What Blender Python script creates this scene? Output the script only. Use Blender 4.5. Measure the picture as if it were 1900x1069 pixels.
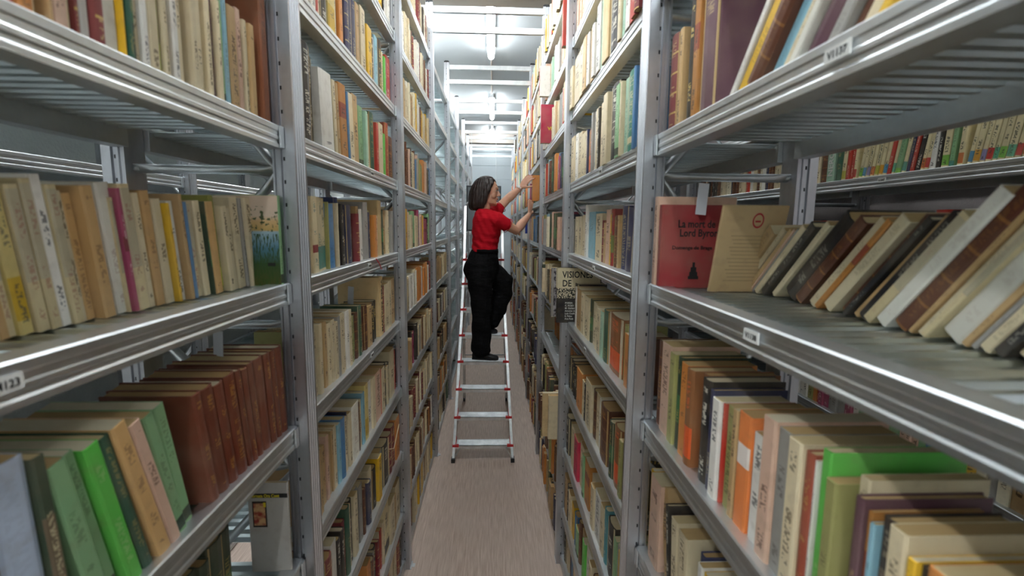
import bpy, bmesh, math, random
from mathutils import Vector, Matrix
random.seed(11)
D = bpy.data
for o in list(D.objects): D.objects.remove(o)
SC = bpy.context.scene
COL = SC.collection
R = math.radians

# ------------------------------------------------------------ camera
cd = D.cameras.new('camera'); cam = D.objects.new('camera', cd); COL.objects.link(cam)
cd.sensor_width = 36.0; cd.lens = 892.48/1900*36.0
cd.clip_start = .02; cd.clip_end = 60
CR = Vector((0.99924711, -0.0375595, 0.00972076)); CU = Vector((-0.0047832, 0.12937753, 0.99158387)); CF = Vector((0.03850104, 0.99088382, -0.12910047))
CP = Vector((0, 0, 2.0))
m = Matrix((CR, CU, -CF)).transposed().to_4x4(); m.translation = CP
cam.matrix_world = m
cd.dof.use_dof = True; cd.dof.focus_distance = 4.1; cd.dof.aperture_fstop = 4.0
SC.camera = cam
# ------------------------------------------------------------ world, exposure
w = D.worlds.new('world'); SC.world = w; w.use_nodes = True
w.node_tree.nodes['Background'].inputs[0].default_value = (.8, .85, .9, 1)
w.node_tree.nodes['Background'].inputs[1].default_value = .15
SC.view_settings.view_transform = 'Standard'; SC.view_settings.look = 'None'
SC.view_settings.gamma = 1; SC.view_settings.use_curve_mapping = False
SC.view_settings.exposure = 1.3
TUBE_STRENGTH = 26.0

# ------------------------------------------------------------ measures (metres)
XL, XR = .507, .407            # distance of the beam faces left and right of the lens
UL, UR = .480, .380            # upright faces
BAY = 1.3827; YL0 = -.1025; YR0 = -.0751
DEPTH = .40; CEIL = 4.32; TOP = 3.70
LV = {-2: 3.335, -1: 2.965, 0: 2.602, 1: 2.229, 2: 1.853, 3: 1.480, 4: 1.107, 5: .733, 6: .361, 7: .062}
UW = .07                        # upright face width

# ------------------------------------------------------------ colour helpers and materials
def lin(h):
    h = h.lstrip('#'); v = [int(h[i:i+2], 16)/255 for i in (0, 2, 4)]
    return tuple(((c+.055)/1.055)**2.4 if c > .04045 else c/12.92 for c in v)
class NT:
    def __init__(s, name):
        s.m = D.materials.new(name); s.m.use_nodes = True; s.t = s.m.node_tree; s.b = s.t.nodes['Principled BSDF']
    def n(s, typ, **k):
        x = s.t.nodes.new(typ)
        for a, b in k.items(): setattr(x, a, b)
        return x
    def l(s, a, b): s.t.links.new(a, b)
    def math(s, op, a, b=None, c=None):
        x = s.n('ShaderNodeMath', operation=op)
        for i, v in enumerate((a, b, c)):
            if v is None: continue
            if isinstance(v, (int, float)): x.inputs[i].default_value = v
            else: s.l(v, x.inputs[i])
        return x.outputs[0]
    def mix(s, f, a, b, blend='MIX'):
        x = s.n('ShaderNodeMix', data_type='RGBA', blend_type=blend)
        for sock, v in ((x.inputs[0], f), (x.inputs[6], a), (x.inputs[7], b)):
            if isinstance(v, (int, float)): sock.default_value = v
            elif isinstance(v, tuple): sock.default_value = (*v[:3], 1)
            else: s.l(v, sock)
        return x.outputs[2]
    def noise(s, vec, scale, detail=3, dim='3D'):
        x = s.n('ShaderNodeTexNoise', noise_dimensions=dim); x.inputs['Scale'].default_value = scale; x.inputs['Detail'].default_value = detail
        if vec is not None: s.l(vec, x.inputs['Vector'])
        return x.outputs[0]
    def ramp(s, f, lo, hi):
        x = s.n('ShaderNodeMapRange'); s.l(f, x.inputs[0]); x.inputs[1].default_value = lo; x.inputs[2].default_value = hi
        return x.outputs[0]
    def bump(s, h, st, dist=.002):
        x = s.n('ShaderNodeBump'); x.inputs['Strength'].default_value = st; x.inputs['Distance'].default_value = dist
        s.l(h, x.inputs['Height']); s.l(x.outputs[0], s.b.inputs['Normal'])
    def objco(s): return s.n('ShaderNodeTexCoord').outputs['Object']
    def scalev(s, v, sc):
        x = s.n('ShaderNodeMapping'); s.l(v, x.inputs[0]); x.inputs['Scale'].default_value = sc; return x.outputs[0]
    def set(s, **k):
        for a, v in k.items():
            a = {'base': 'Base Color', 'rough': 'Roughness', 'metal': 'Metallic', 'spec': 'Specular IOR Level', 'coat': 'Coat Weight', 'sub': 'Subsurface Weight'}[a]
            if isinstance(v, tuple): s.b.inputs[a].default_value = (*v[:3], 1)
            elif isinstance(v, (int, float)): s.b.inputs[a].default_value = v
            else: s.l(v, s.b.inputs[a])
def plain(name, hexc, rough=.5, metal=0, var=.12, scale=30, bump=0, **k):
    t = NT(name); c = lin(hexc); o = t.objco(); n = t.noise(o, scale)
    t.set(base=t.mix(n, tuple(x*(1-var) for x in c), tuple(min(1, x*(1+var)) for x in c)), rough=rough, metal=metal, **k)
    if bump: t.bump(n, bump)
    return t.m
def metal(name, c1, c2, r1, r2, stretch=(3, 3, 3)):
    t = NT(name); o = t.objco(); a = t.noise(t.scalev(o, stretch), 5, 3); b = t.noise(o, 60, 2)
    f = t.math('MULTIPLY_ADD', b, .15, t.math('MULTIPLY', a, .85))
    t.set(base=t.mix(t.ramp(f, .3, .7), lin(c1), lin(c2)), metal=1.0, rough=t.math('MULTIPLY_ADD', f, r2-r1, r1))
    t.bump(b, .02, .0003)
    return t.m
M = {}
M['galv'] = metal('galvanised_steel', '#C2C6C9', '#E4E8EA', .36, .45, (2, .6, 2))
M['galv_sheet'] = metal('galvanised_sheet', '#B9C4C7', '#DDE7E8', .30, .38, (1, 1, 1))
M['galv_post'] = metal('galvanised_post', '#A9ABB1', '#CFD1D6', .33, .42, (3, 3, .5))
M['alu'] = metal('aluminium', '#C9CCCE', '#EDEFF0', .3, .42)
M['dark_slot'] = plain('dark_slot', '#15161A', .8)
M['cap'] = plain('black_plastic', '#1C1E20', .45)
M['red_plastic'] = plain('red_plastic', '#C3272B', .4)
M['label'] = plain('label_paper', '#E9E9E6', .6, var=.03)
M['ink'] = plain('print_ink', '#1B1A1A', .6)
M['redink'] = plain('red_print', '#A8232A', .6)
M['whiteink'] = plain('white_print', '#DADAD2', .6)
M['yellowink'] = plain('yellow_print', '#D8C420', .6)
M['goldink'] = plain('gilt_print', '#C9A75A', .4, .4)
M['slip'] = plain('slip_paper', '#D5D6DC', .7, var=.04)
M['string'] = plain('cotton_string', '#D8C7A0', .8)
M['redstring'] = plain('red_string', '#C02838', .8)
def pages_mat():
    t = NT('book_pages'); at = t.n('ShaderNodeAttribute', attribute_name='pcol'); g = t.n('ShaderNodeNewGeometry').outputs['Position']
    n1 = t.noise(t.scalev(g, (18, 900, 18)), 1, 2); n2 = t.noise(g, 14, 3)
    c = t.mix(t.math('MULTIPLY', n1, .35), at.outputs['Color'], (.28, .18, .09))
    c = t.mix(t.math('MULTIPLY', t.ramp(n2, .5, .8), .35), c, (.42, .26, .11))
    t.set(base=c, rough=.85, spec=.2); t.bump(n1, .25, .0006)
    return t.m
M['pages'] = pages_mat()
def cover_mat():
    # colours, bands and lettering come from face attributes of each book
    t = NT('book_cover')
    A = lambda nm: t.n('ShaderNodeAttribute', attribute_name=nm)
    col, ink, band, par = A('col'), A('ink'), A('band'), A('par')
    uv = t.n('ShaderNodeUVMap', uv_map='uv').outputs[0]
    sx = t.n('ShaderNodeSeparateXYZ'); t.l(uv, sx.inputs[0]); u, v = sx.outputs[0], sx.outputs[1]
    sp = t.n('ShaderNodeSeparateXYZ'); t.l(par.outputs['Vector'], sp.inputs[0]); pos, size, seed = sp.outputs
    spine = col.outputs['Alpha']; txt = ink.outputs['Alpha']; mode = band.outputs['Alpha']
    h = par.outputs['Alpha']                                  # book height in metres
    vr = t.math('DIVIDE', v, h)
    # one band / patch
    d = t.math('SUBTRACT', vr, pos)
    one = t.math('MULTIPLY', t.math('GREATER_THAN', d, 0), t.math('LESS_THAN', d, size))
    # repeated gilt rules
    fr = t.math('FRACT', t.math('MULTIPLY', vr, 5.0)); rep = t.math('LESS_THAN', fr, .09)
    isrep = t.math('GREATER_THAN', mode, .75); isone = t.math('MULTIPLY', t.math('GREATER_THAN', mode, .25), t.math('LESS_THAN', mode, .75))
    bm = t.math('MULTIPLY', t.math('ADD', t.math('MULTIPLY', rep, isrep), t.math('MULTIPLY', one, isone)), spine)
    cv = t.n('ShaderNodeCombineXYZ'); t.l(t.math('MULTIPLY', u, 3.2), cv.inputs[0]); t.l(t.math('MULTIPLY', v, 210), cv.inputs[1]); t.l(t.math('MULTIPLY', seed, 37), cv.inputs[2])
    gl = t.math('GREATER_THAN', t.noise(cv.outputs[0], 1.0, 1), .5)
    cv2 = t.n('ShaderNodeCombineXYZ'); t.l(t.math('MULTIPLY', v, 17), cv2.inputs[1]); t.l(t.math('MULTIPLY', seed, 91), cv2.inputs[2])
    gate = t.math('GREATER_THAN', t.noise(cv2.outputs[0], 1.0, 1), .52)
    mid = t.math('LESS_THAN', t.math('ABSOLUTE', t.math('SUBTRACT', u, .5)), .22)
    inr = t.math('MULTIPLY', t.math('GREATER_THAN', vr, .08), t.math('LESS_THAN', vr, .93))
    tm = t.math('MULTIPLY', t.math('MULTIPLY', t.math('MULTIPLY', gl, gate), t.math('MULTIPLY', mid, inr)), t.math('MULTIPLY', spine, txt))
    g = t.n('ShaderNodeNewGeometry').outputs['Position']; n = t.noise(g, 38, 4); n2 = t.noise(g, 9, 2)
    base = t.mix(bm, col.outputs['Color'], band.outputs['Color'])
    base = t.mix(t.math('MULTIPLY', tm, .8), base, ink.outputs['Color'])
    base = t.mix(t.math('MULTIPLY', t.ramp(n, .52, .75), .4), base, t.mix(.55, base, (.18, .12, .07)))
    base = t.mix(t.math('MULTIPLY', t.ramp(n2, .3, .75), .25), base, t.mix(.7, base, (.55, .45, .32)))
    t.set(base=base, rough=t.math('MULTIPLY_ADD', n, .25, .38), spec=.35); t.bump(n, .15, .001)
    return t.m
M['cover'] = cover_mat()

# ------------------------------------------------------------ mesh helpers
def box(bm, x0, x1, y0, y1, z0, z1):
    vs = [bm.verts.new(p) for p in ((x0,y0,z0),(x1,y0,z0),(x1,y1,z0),(x0,y1,z0),(x0,y0,z1),(x1,y0,z1),(x1,y1,z1),(x0,y1,z1))]
    for f in ((3,2,1,0),(4,5,6,7),(0,1,5,4),(1,2,6,5),(2,3,7,6),(3,0,4,7)): bm.faces.new([vs[i] for i in f])
def prism(bm, poly, a0, a1, axis):
    """extrude a closed 2D outline along an axis: axis 'y' poly=(x,z); 'z' poly=(x,y); 'x' poly=(y,z)"""
    mk = {'y': lambda p, a: (p[0], a, p[1]), 'z': lambda p, a: (p[0], p[1], a), 'x': lambda p, a: (a, p[0], p[1])}[axis]
    A = [bm.verts.new(mk(p, a0)) for p in poly]; B = [bm.verts.new(mk(p, a1)) for p in poly]; n = len(poly)
    for i in range(n): bm.faces.new((A[i], A[(i+1) % n], B[(i+1) % n], B[i]))
    bm.faces.new(A[::-1]); bm.faces.new(B)
def tube(bm, pts, rad, n=10, cap=True):
    """round bar through points; rad number or list"""
    pts = [Vector(p) for p in pts]; rings = []
    for i, p in enumerate(pts):
        d = (pts[min(i+1, len(pts)-1)]-pts[max(i-1, 0)]).normalized()
        a = d.orthogonal().normalized() if i == 0 else (pa - d*pa.dot(d)).normalized()
        pa = a; b = d.cross(a); r = rad[i] if isinstance(rad, (list, tuple)) else rad
        ra, rb = r if isinstance(r, tuple) else (r, r)
        rings.append([bm.verts.new(p+a*math.cos(2*math.pi*k/n)*ra+b*math.sin(2*math.pi*k/n)*rb) for k in range(n)])
    for A, B in zip(rings, rings[1:]):
        for k in range(n): bm.faces.new((A[k], A[(k+1) % n], B[(k+1) % n], B[k]))
    if cap: bm.faces.new(rings[0][::-1]); bm.faces.new(rings[-1])
def loft(bm, rings, n=20):
    """rings: (centre, axisA, axisB) -> closed skin"""
    rr = []
    for c, a, b in rings:
        c, a, b = Vector(c), Vector(a), Vector(b)
        rr.append([bm.verts.new(c+a*math.cos(2*math.pi*k/n)+b*math.sin(2*math.pi*k/n)) for k in range(n)])
    for A, B in zip(rr, rr[1:]):
        for k in range(n): bm.faces.new((A[k], A[(k+1) % n], B[(k+1) % n], B[k]))
    bm.faces.new(rr[0][::-1]); bm.faces.new(rr[-1])
def mesh_of(bm, mat, smooth=False, name='mesh'):
    bmesh.ops.recalc_face_normals(bm, faces=bm.faces)
    me = D.meshes.new(name); bm.to_mesh(me); bm.free()
    for q in (mat if isinstance(mat, (list, tuple)) else [mat]): me.materials.append(q)
    if smooth:
        for p in me.polygons: p.use_smooth = True
    return me
def link(name, me, parent=None, loc=None, rot=None):
    o = D.objects.new(name, me); COL.objects.link(o)
    if parent: o.parent = parent
    if loc is not None: o.location = loc
    if rot is not None: o.rotation_euler = rot
    return o
def part(name, bm, mat, parent=None, smooth=False, loc=None, rot=None):
    return link(name, mesh_of(bm, mat, smooth, name), parent, loc, rot)
def tag(o, label, cat, group=None, kind=None):
    o['label'] = label; o['category'] = cat
    if group: o['group'] = group
    if kind: o['kind'] = kind
    return o
def thing(name, label, cat, loc=(0, 0, 0), group=None, rot=None):
    o = D.objects.new(name, None); o.empty_display_size = .05; COL.objects.link(o); o.location = loc
    if rot: o.rotation_euler = rot
    return tag(o, label, cat, group)
def struct(name, bm, mat): o = part(name, bm, mat); o['kind'] = 'structure'; return o
def lettering(body, size, mat, parent, loc, rot, name='lettering', squash=1.0, align='LEFT'):
    cu = D.curves.new('text', 'FONT'); cu.body = body; cu.size = size; cu.extrude = .0003; cu.resolution_u = 2; cu.align_x = align
    cu.offset = size*.018
    t = D.objects.new('text', cu); COL.objects.link(t)
    me = D.meshes.new_from_object(t.evaluated_get(bpy.context.evaluated_depsgraph_get())); D.objects.remove(t); D.curves.remove(cu)
    me.materials.clear(); me.materials.append(mat)
    o = link(name, me, parent, loc, rot); o.scale = (squash, 1, 1)
    return o
def proj(p):
    d = Vector(p)-CP; z = d.dot(CF)
    return (950+892.48*d.dot(CR)/z, 534.5-892.48*d.dot(CU)/z) if z > .05 else None
bpy.context.view_layer.update()

# ------------------------------------------------------------ room
def mat_floor():
    t = NT('floor_vinyl'); o = t.n('ShaderNodeNewGeometry').outputs['Position']
    g = t.noise(t.scalev(o, (26, 1.6, 1)), 4, 6); g2 = t.noise(o, 2.2, 3); sc = t.noise(t.scalev(o, (60, 9, 1)), 5, 4)
    c = t.mix(t.ramp(g, .3, .72), lin('#AE998B'), lin('#D2BFB2'))
    c = t.mix(t.math('MULTIPLY', t.ramp(g2, .35, .7), .5), c, lin('#BBA99D'))
    c = t.mix(t.math('MULTIPLY', t.ramp(sc, .66, .74), .4), c, lin('#E2D8CF'))
    t.set(base=c, rough=.48, spec=.35); t.bump(g, .1, .001); return t.m
def mat_wall(name, a, b, bump, scale):
    t = NT(name); o = t.n('ShaderNodeNewGeometry').outputs['Position']; n = t.noise(o, scale, 5); n2 = t.noise(o, 1.3, 2)
    t.set(base=t.mix(n2, lin(a), lin(b)), rough=.85, spec=.2); t.bump(n, bump, .01); return t.m
M['floor'] = mat_floor()
M['wall_white'] = mat_wall('plaster_white', '#C9CECC', '#D9DDDB', .55, 60)
M['wall_grey'] = mat_wall('plaster_grey', '#8E8787', '#A39B9A', .5, 60)
M['ceiling'] = mat_wall('ceiling_paint', '#A6ABAF', '#B4B9BC', .1, 25)
M['soffit'] = mat_wall('beam_paint', '#B9B0A8', '#C4BBB3', .1, 25)
M['clad'] = plain('wall_cladding', '#B4BFC5', .45, .15, var=.05, scale=4)
Y0, Y1 = -3.2, 13.4
XW0, XW1 = -2.25, 2.35
b = bmesh.new(); box(b, XW0-.1, XW1+.1, Y0, Y1+.2, -.1, 0); struct('floor', b, M['floor'])
b = bmesh.new(); box(b, XW0-.1, XW1+.1, Y0, Y1+.2, CEIL, CEIL+.1); struct('ceiling', b, M['ceiling'])
b = bmesh.new(); box(b, XW0-.1, XW0, Y0, Y1+.2, 0, CEIL); struct('wall_left', b, M['wall_white'])
b = bmesh.new(); box(b, XW1, XW1+.1, Y0, Y1+.2, 0, CEIL); struct('wall_right', b, M['wall_grey'])
b = bmesh.new(); box(b, XW0-.1, XW1+.1, Y0-.1, Y0, 0, CEIL); struct('wall_front', b, M['wall_white'])
wb = bmesh.new(); box(wb, XW0-.1, XW1+.1, Y1+.02, Y1+.2, 0, CEIL); wback = struct('wall_back', wb, M['clad'])
k = 0; z = 0.0
pb = bmesh.new(); box(pb, XW0, XW1, 0, .018, 0, .345); pme = mesh_of(pb, M['clad'])
while z < CEIL-.36:
    link('wall_panel', pme, wback, (0, Y1, z+.006)); z += .36
b = bmesh.new(); box(b, XW0, XW1, 3.55, 4.86, 4.05, CEIL); struct('trim_1', b, M['soffit'])
b = bmesh.new(); box(b, XW0, XW1, 12.3, 12.75, 4.02, CEIL); struct('trim_2', b, M['soffit'])
b = bmesh.new(); box(b, XW1-.05, XW1, 1.62, 1.70, 0, CEIL); struct('trim_3', b, M['wall_white'])
b = bmesh.new(); box(b, XW0, XW0+.012, Y0, Y1, 0, .09); struct('baseboard_left', b, M['soffit'])
b = bmesh.new(); box(b, XW1-.012, XW1, Y0, 1.62, 0, .09); box(b, XW1-.012, XW1, 1.70, Y1, 0, .09); struct('baseboard_right', b, M['soffit'])
# ------------------------------------------------------------ fluorescent lamps
def emis(name, st):
    t = NT(name); t.set(base=(.9, .95, 1)); t.b.inputs['Emission Color'].default_value = (.95, .99, 1, 1); t.b.inputs['Emission Strength'].default_value = st; return t.m
M['tube_on'] = emis('lit_tube', TUBE_STRENGTH*.62); M['tube_near'] = emis('lit_tube_near', TUBE_STRENGTH*1.05); M['tube_side'] = emis('lit_tube_side', TUBE_STRENGTH*2.0); M['tube_dim'] = emis('lit_tube_dim', TUBE_STRENGTH*.45)  # near main-aisle tubes set stronger than the far ones to balance brightness
M['housing'] = plain('lamp_housing', '#D8DBDD', .4, var=.02)
def capsule(bm, y0, y1, r, n=12):
    e = .035
    tube(bm, [(0, y0, 0), (0, y0+e*.3, 0), (0, y0+e, 0), (0, y1-e, 0), (0, y1-e*.3, 0), (0, y1, 0)], [r*.5, r*.85, r, r, r*.85, r*.5], n)
lb = bmesh.new(); capsule(lb, 0, 1.46, .042); lamp_me = mesh_of(lb, M['tube_on'], True); lamp_near = lamp_me.copy(); lamp_near.materials[0] = M['tube_near']; lamp_side = lamp_me.copy(); lamp_side.materials[0] = M['tube_side']; lamp_dim = lamp_me.copy(); lamp_dim.materials[0] = M['tube_dim']
hb_ = bmesh.new(); box(hb_, -.05, .05, .02, 1.44, .040, .056); box(hb_, -.03, .03, .03, 1.43, .056, .118)  # wide lower plate shaped to block the tube's light from the ceiling
for yy in (.25, 1.2): box(hb_, -.052, .052, yy, yy+.03, .03, .058)
hous_me = mesh_of(hb_, M['housing'])
aisle = {-.045: 'over the main aisle', -1.27: 'over the left side aisle', 1.25: 'over the right side aisle'}
ordn = ['nearest', 'second', 'third', 'fourth', 'farthest']
for X, nm in aisle.items():
    for i, yy in enumerate((-2.05, 1.6, 5.24, 8.9, 11.7)):
        if i == 4 and X != -.045: continue
        t = thing('ceiling_lamp', f'lit white fluorescent ceiling tube {nm}, {ordn[i]} of its row', 'lamp', (X, yy, CEIL-.12), 'fluorescent ceiling lamps')
        link('lamp_tube', lamp_side if X < -1 else lamp_dim if X > 1 else (lamp_near if i < 2 else lamp_me), t); link('lamp_housing', hous_me, t)
b = bmesh.new()
tube(b, [(-.02, 3.1, CEIL-.012), (-.02, 3.5, CEIL-.012)], .008); tube(b, [(-.045, 6.72, CEIL-.012), (-.045, 8.88, CEIL-.012)], .011); tube(b, [(-.045, 10.38, CEIL-.012), (-.045, 11.69, CEIL-.012)], .011)
tag(part('electrical_conduit', b, M['soffit']), 'thin grey conduit along ceiling joining the lit tubes', 'conduit')
b = bmesh.new(); tube(b, [(.03, 4.76, CEIL-.03), (.035, 5.1, CEIL-.055), (.03, 5.2, CEIL-.02)], .022, 8)
tag(part('cable_elbow', b, M['soffit'], None, True), 'short grey cable elbow beside near ceiling tube', 'cable')

# ------------------------------------------------------------ shelving
BP = [(-.040,.0),(0,.0),(0,.0085),(-.0026,.012),(-.0026,.0165),(-.0004,.0195),(-.0004,.0255),(-.0016,.028),(-.0016,.037),(0,.0395),(0,.050),(-.003,.053),(-.040,.053)]
def beam_me():
    out = {}
    for s in (-1, 1):
        b = bmesh.new(); prism(b, [(p[0]*s, p[1]-.053) for p in BP], 0, BAY-UW-.002, 'y')
        for y in (0, BAY-UW-.022):
            box(b, min(.001*s, .005*s), max(.001*s, .005*s), y, y+.018, -.052, -.002)
        out[s] = mesh_of(b, M['galv'])
    return out
BEAM = beam_me()                                        # +1: face towards +x
def sheet(n_ribs, wid):
    b = bmesh.new(); p = wid/n_ribs; top = []
    for i in range(n_ribs):
        y = i*p
        top += [(y, 0), (y+p*.30, 0), (y+p*.42, -.007), (y+p*.86, -.007)]
    top.append((wid, 0))
    th = .0016
    a = [[b.verts.new((x, y, z)) for (y, z) in top] for x in (0, DEPTH-.08)]
    c = [[b.verts.new((x, y, z-th)) for (y, z) in top] for x in (0, DEPTH-.08)]
    for i in range(len(top)-1):
        b.faces.new((a[0][i], a[0][i+1], a[1][i+1], a[1][i])); b.faces.new((c[0][i], c[1][i], c[1][i+1], c[0][i+1]))
        b.faces.new((a[0][i], c[0][i], c[0][i+1], a[0][i+1])); b.faces.new((a[1][i], a[1][i+1], c[1][i+1], c[1][i]))
    for i in (0, -1): b.faces.new((a[0][i], a[1][i], c[1][i], c[0][i]))
    return mesh_of(b, M['galv_sheet'])
PW = (BAY-UW-.01)/5
SHEET1 = sheet(7, PW-.002); SHEET5 = sheet(34, BAY-UW-.01)
def post_me(s, slotted):
    """front post: face at x=0 looking towards s; body goes the other way"""
    w_ = UW; prof = [(0, 0)]
    for y in (.012, .026, .040, .054):
        prof += [(0, y-.004), (-.007, y-.001), (-.007, y+.004), (0, y+.007)]
    prof += [(0, w_), (-.022, w_), (-.024, w_-.006), (-.032, w_-.006), (-.034, w_), (-.040, w_), (-.042, w_-.004), (-.048, w_-.004), (-.050, w_), (-.054, w_), (-.054, 0), (-.050, 0), (-.048, .004), (-.042, .004), (-.040, 0), (-.034, 0), (-.032, .006), (-.024, .006), (-.022, 0)]
    b = bmesh.new(); prism(b, [(p[0]*s, p[1]) for p in prof], 0, TOP, 'z'); me = mesh_of(b, M['galv_post'])
    sl = None
    if slotted:
        b = bmesh.new()
        z = .06
        while z < TOP-.05:
            x0, x1 = sorted((-.0262*s, -.0300*s)); box(b, x0, x1, .0052, .0064, z, z+.009)
            z += .055
        sl = mesh_of(b, M['dark_slot'])
    return me, sl
POST = {(s, k): post_me(s, k) for s in (-1, 1) for k in (True,)}
cb = bmesh.new(); box(cb, -.027, .027, .0, UW, 0, .012); box(cb, -.018, .018, .01, UW-.01, .012, .02); CAP = mesh_of(cb, M['cap'])
fb = bmesh.new(); box(fb, -.027, .034, 0, UW, 0, .004); box(fb, .027, .05, .02, .05, 0, .004); FOOT = mesh_of(fb, M['galv'])
def brace_mesh(horizontal, rise=0):
    b = bmesh.new(); L = DEPTH-.046
    P0 = Vector((0, 0, 0)); P1 = Vector((L, 0, rise)); d = (P1-P0)
    pts = [P0, P0+d*.05, P0+d*.13, P0+d*.5, P0+d*.87, P0+d*.95, P1]
    tube(b, pts, [(.004, .014), (.004, .014), (.011, .012), (.011, .011), (.011, .012), (.004, .014), (.004, .014)], 10)
    for p in (P0+d*.025, P1-d*.025):
        tube(b, [p+Vector((0, -.012, 0)), p+Vector((0, .012, 0))], .006, 6)
    return mesh_of(b, M['galv'], True)
BR_H = brace_mesh(True); BR_D = brace_mesh(False, -.385); BR_U = brace_mesh(False, .385)
def ordinal(i): return ['first', 'second', 'third', 'fourth', 'fifth', 'sixth', 'seventh', 'eighth', 'ninth', 'tenth', 'eleventh', 'twelfth', 'thirteenth', 'fourteenth', 'fifteenth', 'sixteenth', 'seventeenth', 'eighteenth', 'nineteenth', 'twentieth', '21st', '22nd', '23rd', '24th', '25th', '26th', '27th', '28th', '29th', '30th', '31st', '32nd', '33rd', '34th', '35th', '36th', '37th', '38th', '39th', '40th'][i]
def frame(unit, face, back, s, y, near):
    """ladder frame: two posts and bracing. face=x of aisle-side post face, s=+1 when the aisle is towards +x"""
    pm, sl = POST[(s, True)]; pm2, sl2 = POST[(-s, True)]
    for me, slm, x, q in ((pm, sl, face, s), (pm2, sl2, back, -s)):
        u = link('upright', me, unit, (x, y, 0))
        if near: link('slots', slm, u)['kind'] = 'stuff'
        link('post_cap', CAP, u, (-.026*q, 0, TOP)); link('foot_plate', FOOT, u, (-.026*q, 0, 0))
    yy = y+UW/2
    x0 = face-.05*s
    for i in range(9):
        z = .18+i*.39
        o = link('brace', BR_H, unit, (x0, yy, z)); o.scale = (-s, 1, 1)
        if i < 8:
            o = link('brace', BR_U if i % 2 else BR_D, unit, (x0, yy, z if i % 2 else z+.385)); o.scale = (-s, 1, 1)
plate_b = bmesh.new(); box(plate_b, -.0008, .0008, -.022, .022, -.009, .009); PLATE = mesh_of(plate_b, M['label'])
def unit(face_x, s, y_start, n, label, group, levels, near_frame=False, detail=1, codes=None):
    """one bay: its far ladder frame, beams, shelf sheets. face_x is the beam face; s=+1 when that face looks towards +x"""
    t = thing('shelving_unit', label, 'shelving', (0, 0, 0), group)
    f = face_x+.027*s; back = face_x-DEPTH*s-.027*s
    frame(t, f, back, s, y_start+BAY-UW, detail > 0)
    if near_frame: frame(t, f, back, s, y_start-UW, detail > 0)
    for lv in levels:
        z = LV[lv]
        bf = link('beam', BEAM[s], t, (face_x, y_start+.001, z)); link('beam', BEAM[-s], t, (face_x-DEPTH*s, y_start+.001, z))
        xs = face_x-.04*s if s < 0 else face_x-DEPTH+.04
        xs = face_x+.04 if s < 0 else face_x-DEPTH+.04
        if detail > 1:
            for k in range(5): link('shelf_panel', SHEET1, t, (xs, y_start+.006+k*PW, z-.0045))
        else: link('shelf_panel', SHEET5, t, (xs, y_start+.006, z-.0045))
        if codes and lv in codes:
            yc, tx = codes[lv]
            p = link('label_plate', PLATE, t, (face_x+.0022*s, y_start+yc, z-.022)); 
            if tx: lettering(tx, .0125, M['ink'], p, (.001*s, 0, -.0045), (R(90), 0, R(90*s)), align='CENTER')
    return t
ALLV = [-2, -1, 0, 1, 2, 3, 4, 5, 6, 7]
LC = {1: {2: (.60, 'VM123')}, 2: {1: (.78, 'VM135'), 2: (.70, 'VM134'), 3: (.70, 'VM133')}}
RC = {1: {2: (.80, 'V1138'), 1: (.66, 'V1137')}, 2: {1: (.55, 'V1145'), 2: (.62, 'V1144'), 3: (.75, 'V1143')}}
where = ['', 'first', 'second', 'third', 'fourth', 'fifth', 'sixth', 'seventh', 'eighth']
for n in range(1, 9):
    full = 'filled with books' if n < 4 else ('with books only on its lower shelves' if n == 4 else 'standing empty')
    unit(-XL, 1, YL0+(n-1)*BAY, n, f'steel shelving bay {full}, {where[n]} along left of aisle', 'bays of the left shelving run', ALLV, n == 1, 2 if n < 3 else (1 if n < 5 else 0), {k: v for k, v in LC.get(n, {}).items()})
    unit(XR, -1, YR0+(n-1)*BAY, n, f'galvanised steel shelving bay filled with books, {where[n]} along the right of the aisle', 'bays of the right shelving run', ALLV, n == 1, 2 if n < 3 else (1 if n < 5 else 0), {k: v for k, v in RC.get(n, {}).items()})
for n in range(1, 6):
    unit(-1.60, 1, YL0+(n-1)*BAY, n, f'empty galvanised shelving bay across the left side aisle, {where[n]} from the camera', 'bays of the far left shelving run', ALLV, n == 1, 1, {1: (.92, 'VP157')} if n == 2 else None)
    unit(1.65, -1, YR0+(n-1)*BAY, n, f'galvanised shelving bay across the right side aisle, {where[n]} from the camera', 'bays of the far right shelving run', ALLV, n == 1, 1, {1: (.72, 'V1047')} if n == 2 else None)
# tie bars over the aisle
tb = bmesh.new(); prism(tb, [(-.014, -.022), (.014, -.022), (.016, -.014), (.010, -.006), (.010, .010), (.014, .022), (-.014, .022)], -UL-.012, UR+.012, 'x'); TIE = mesh_of(tb, M['galv'])
for n in range(3, 9):
    for z, nm in ((3.66, 'upper'), (3.513, 'lower')):
        t = link('tie_bar', TIE, None, (0, YL0+n*BAY-UW/2, z)); tag(t, f'{nm} steel tie bar across the top of the aisle, {ordinal(n-3)} pair from the camera', 'tie bar', 'tie bars over the aisle')

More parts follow.
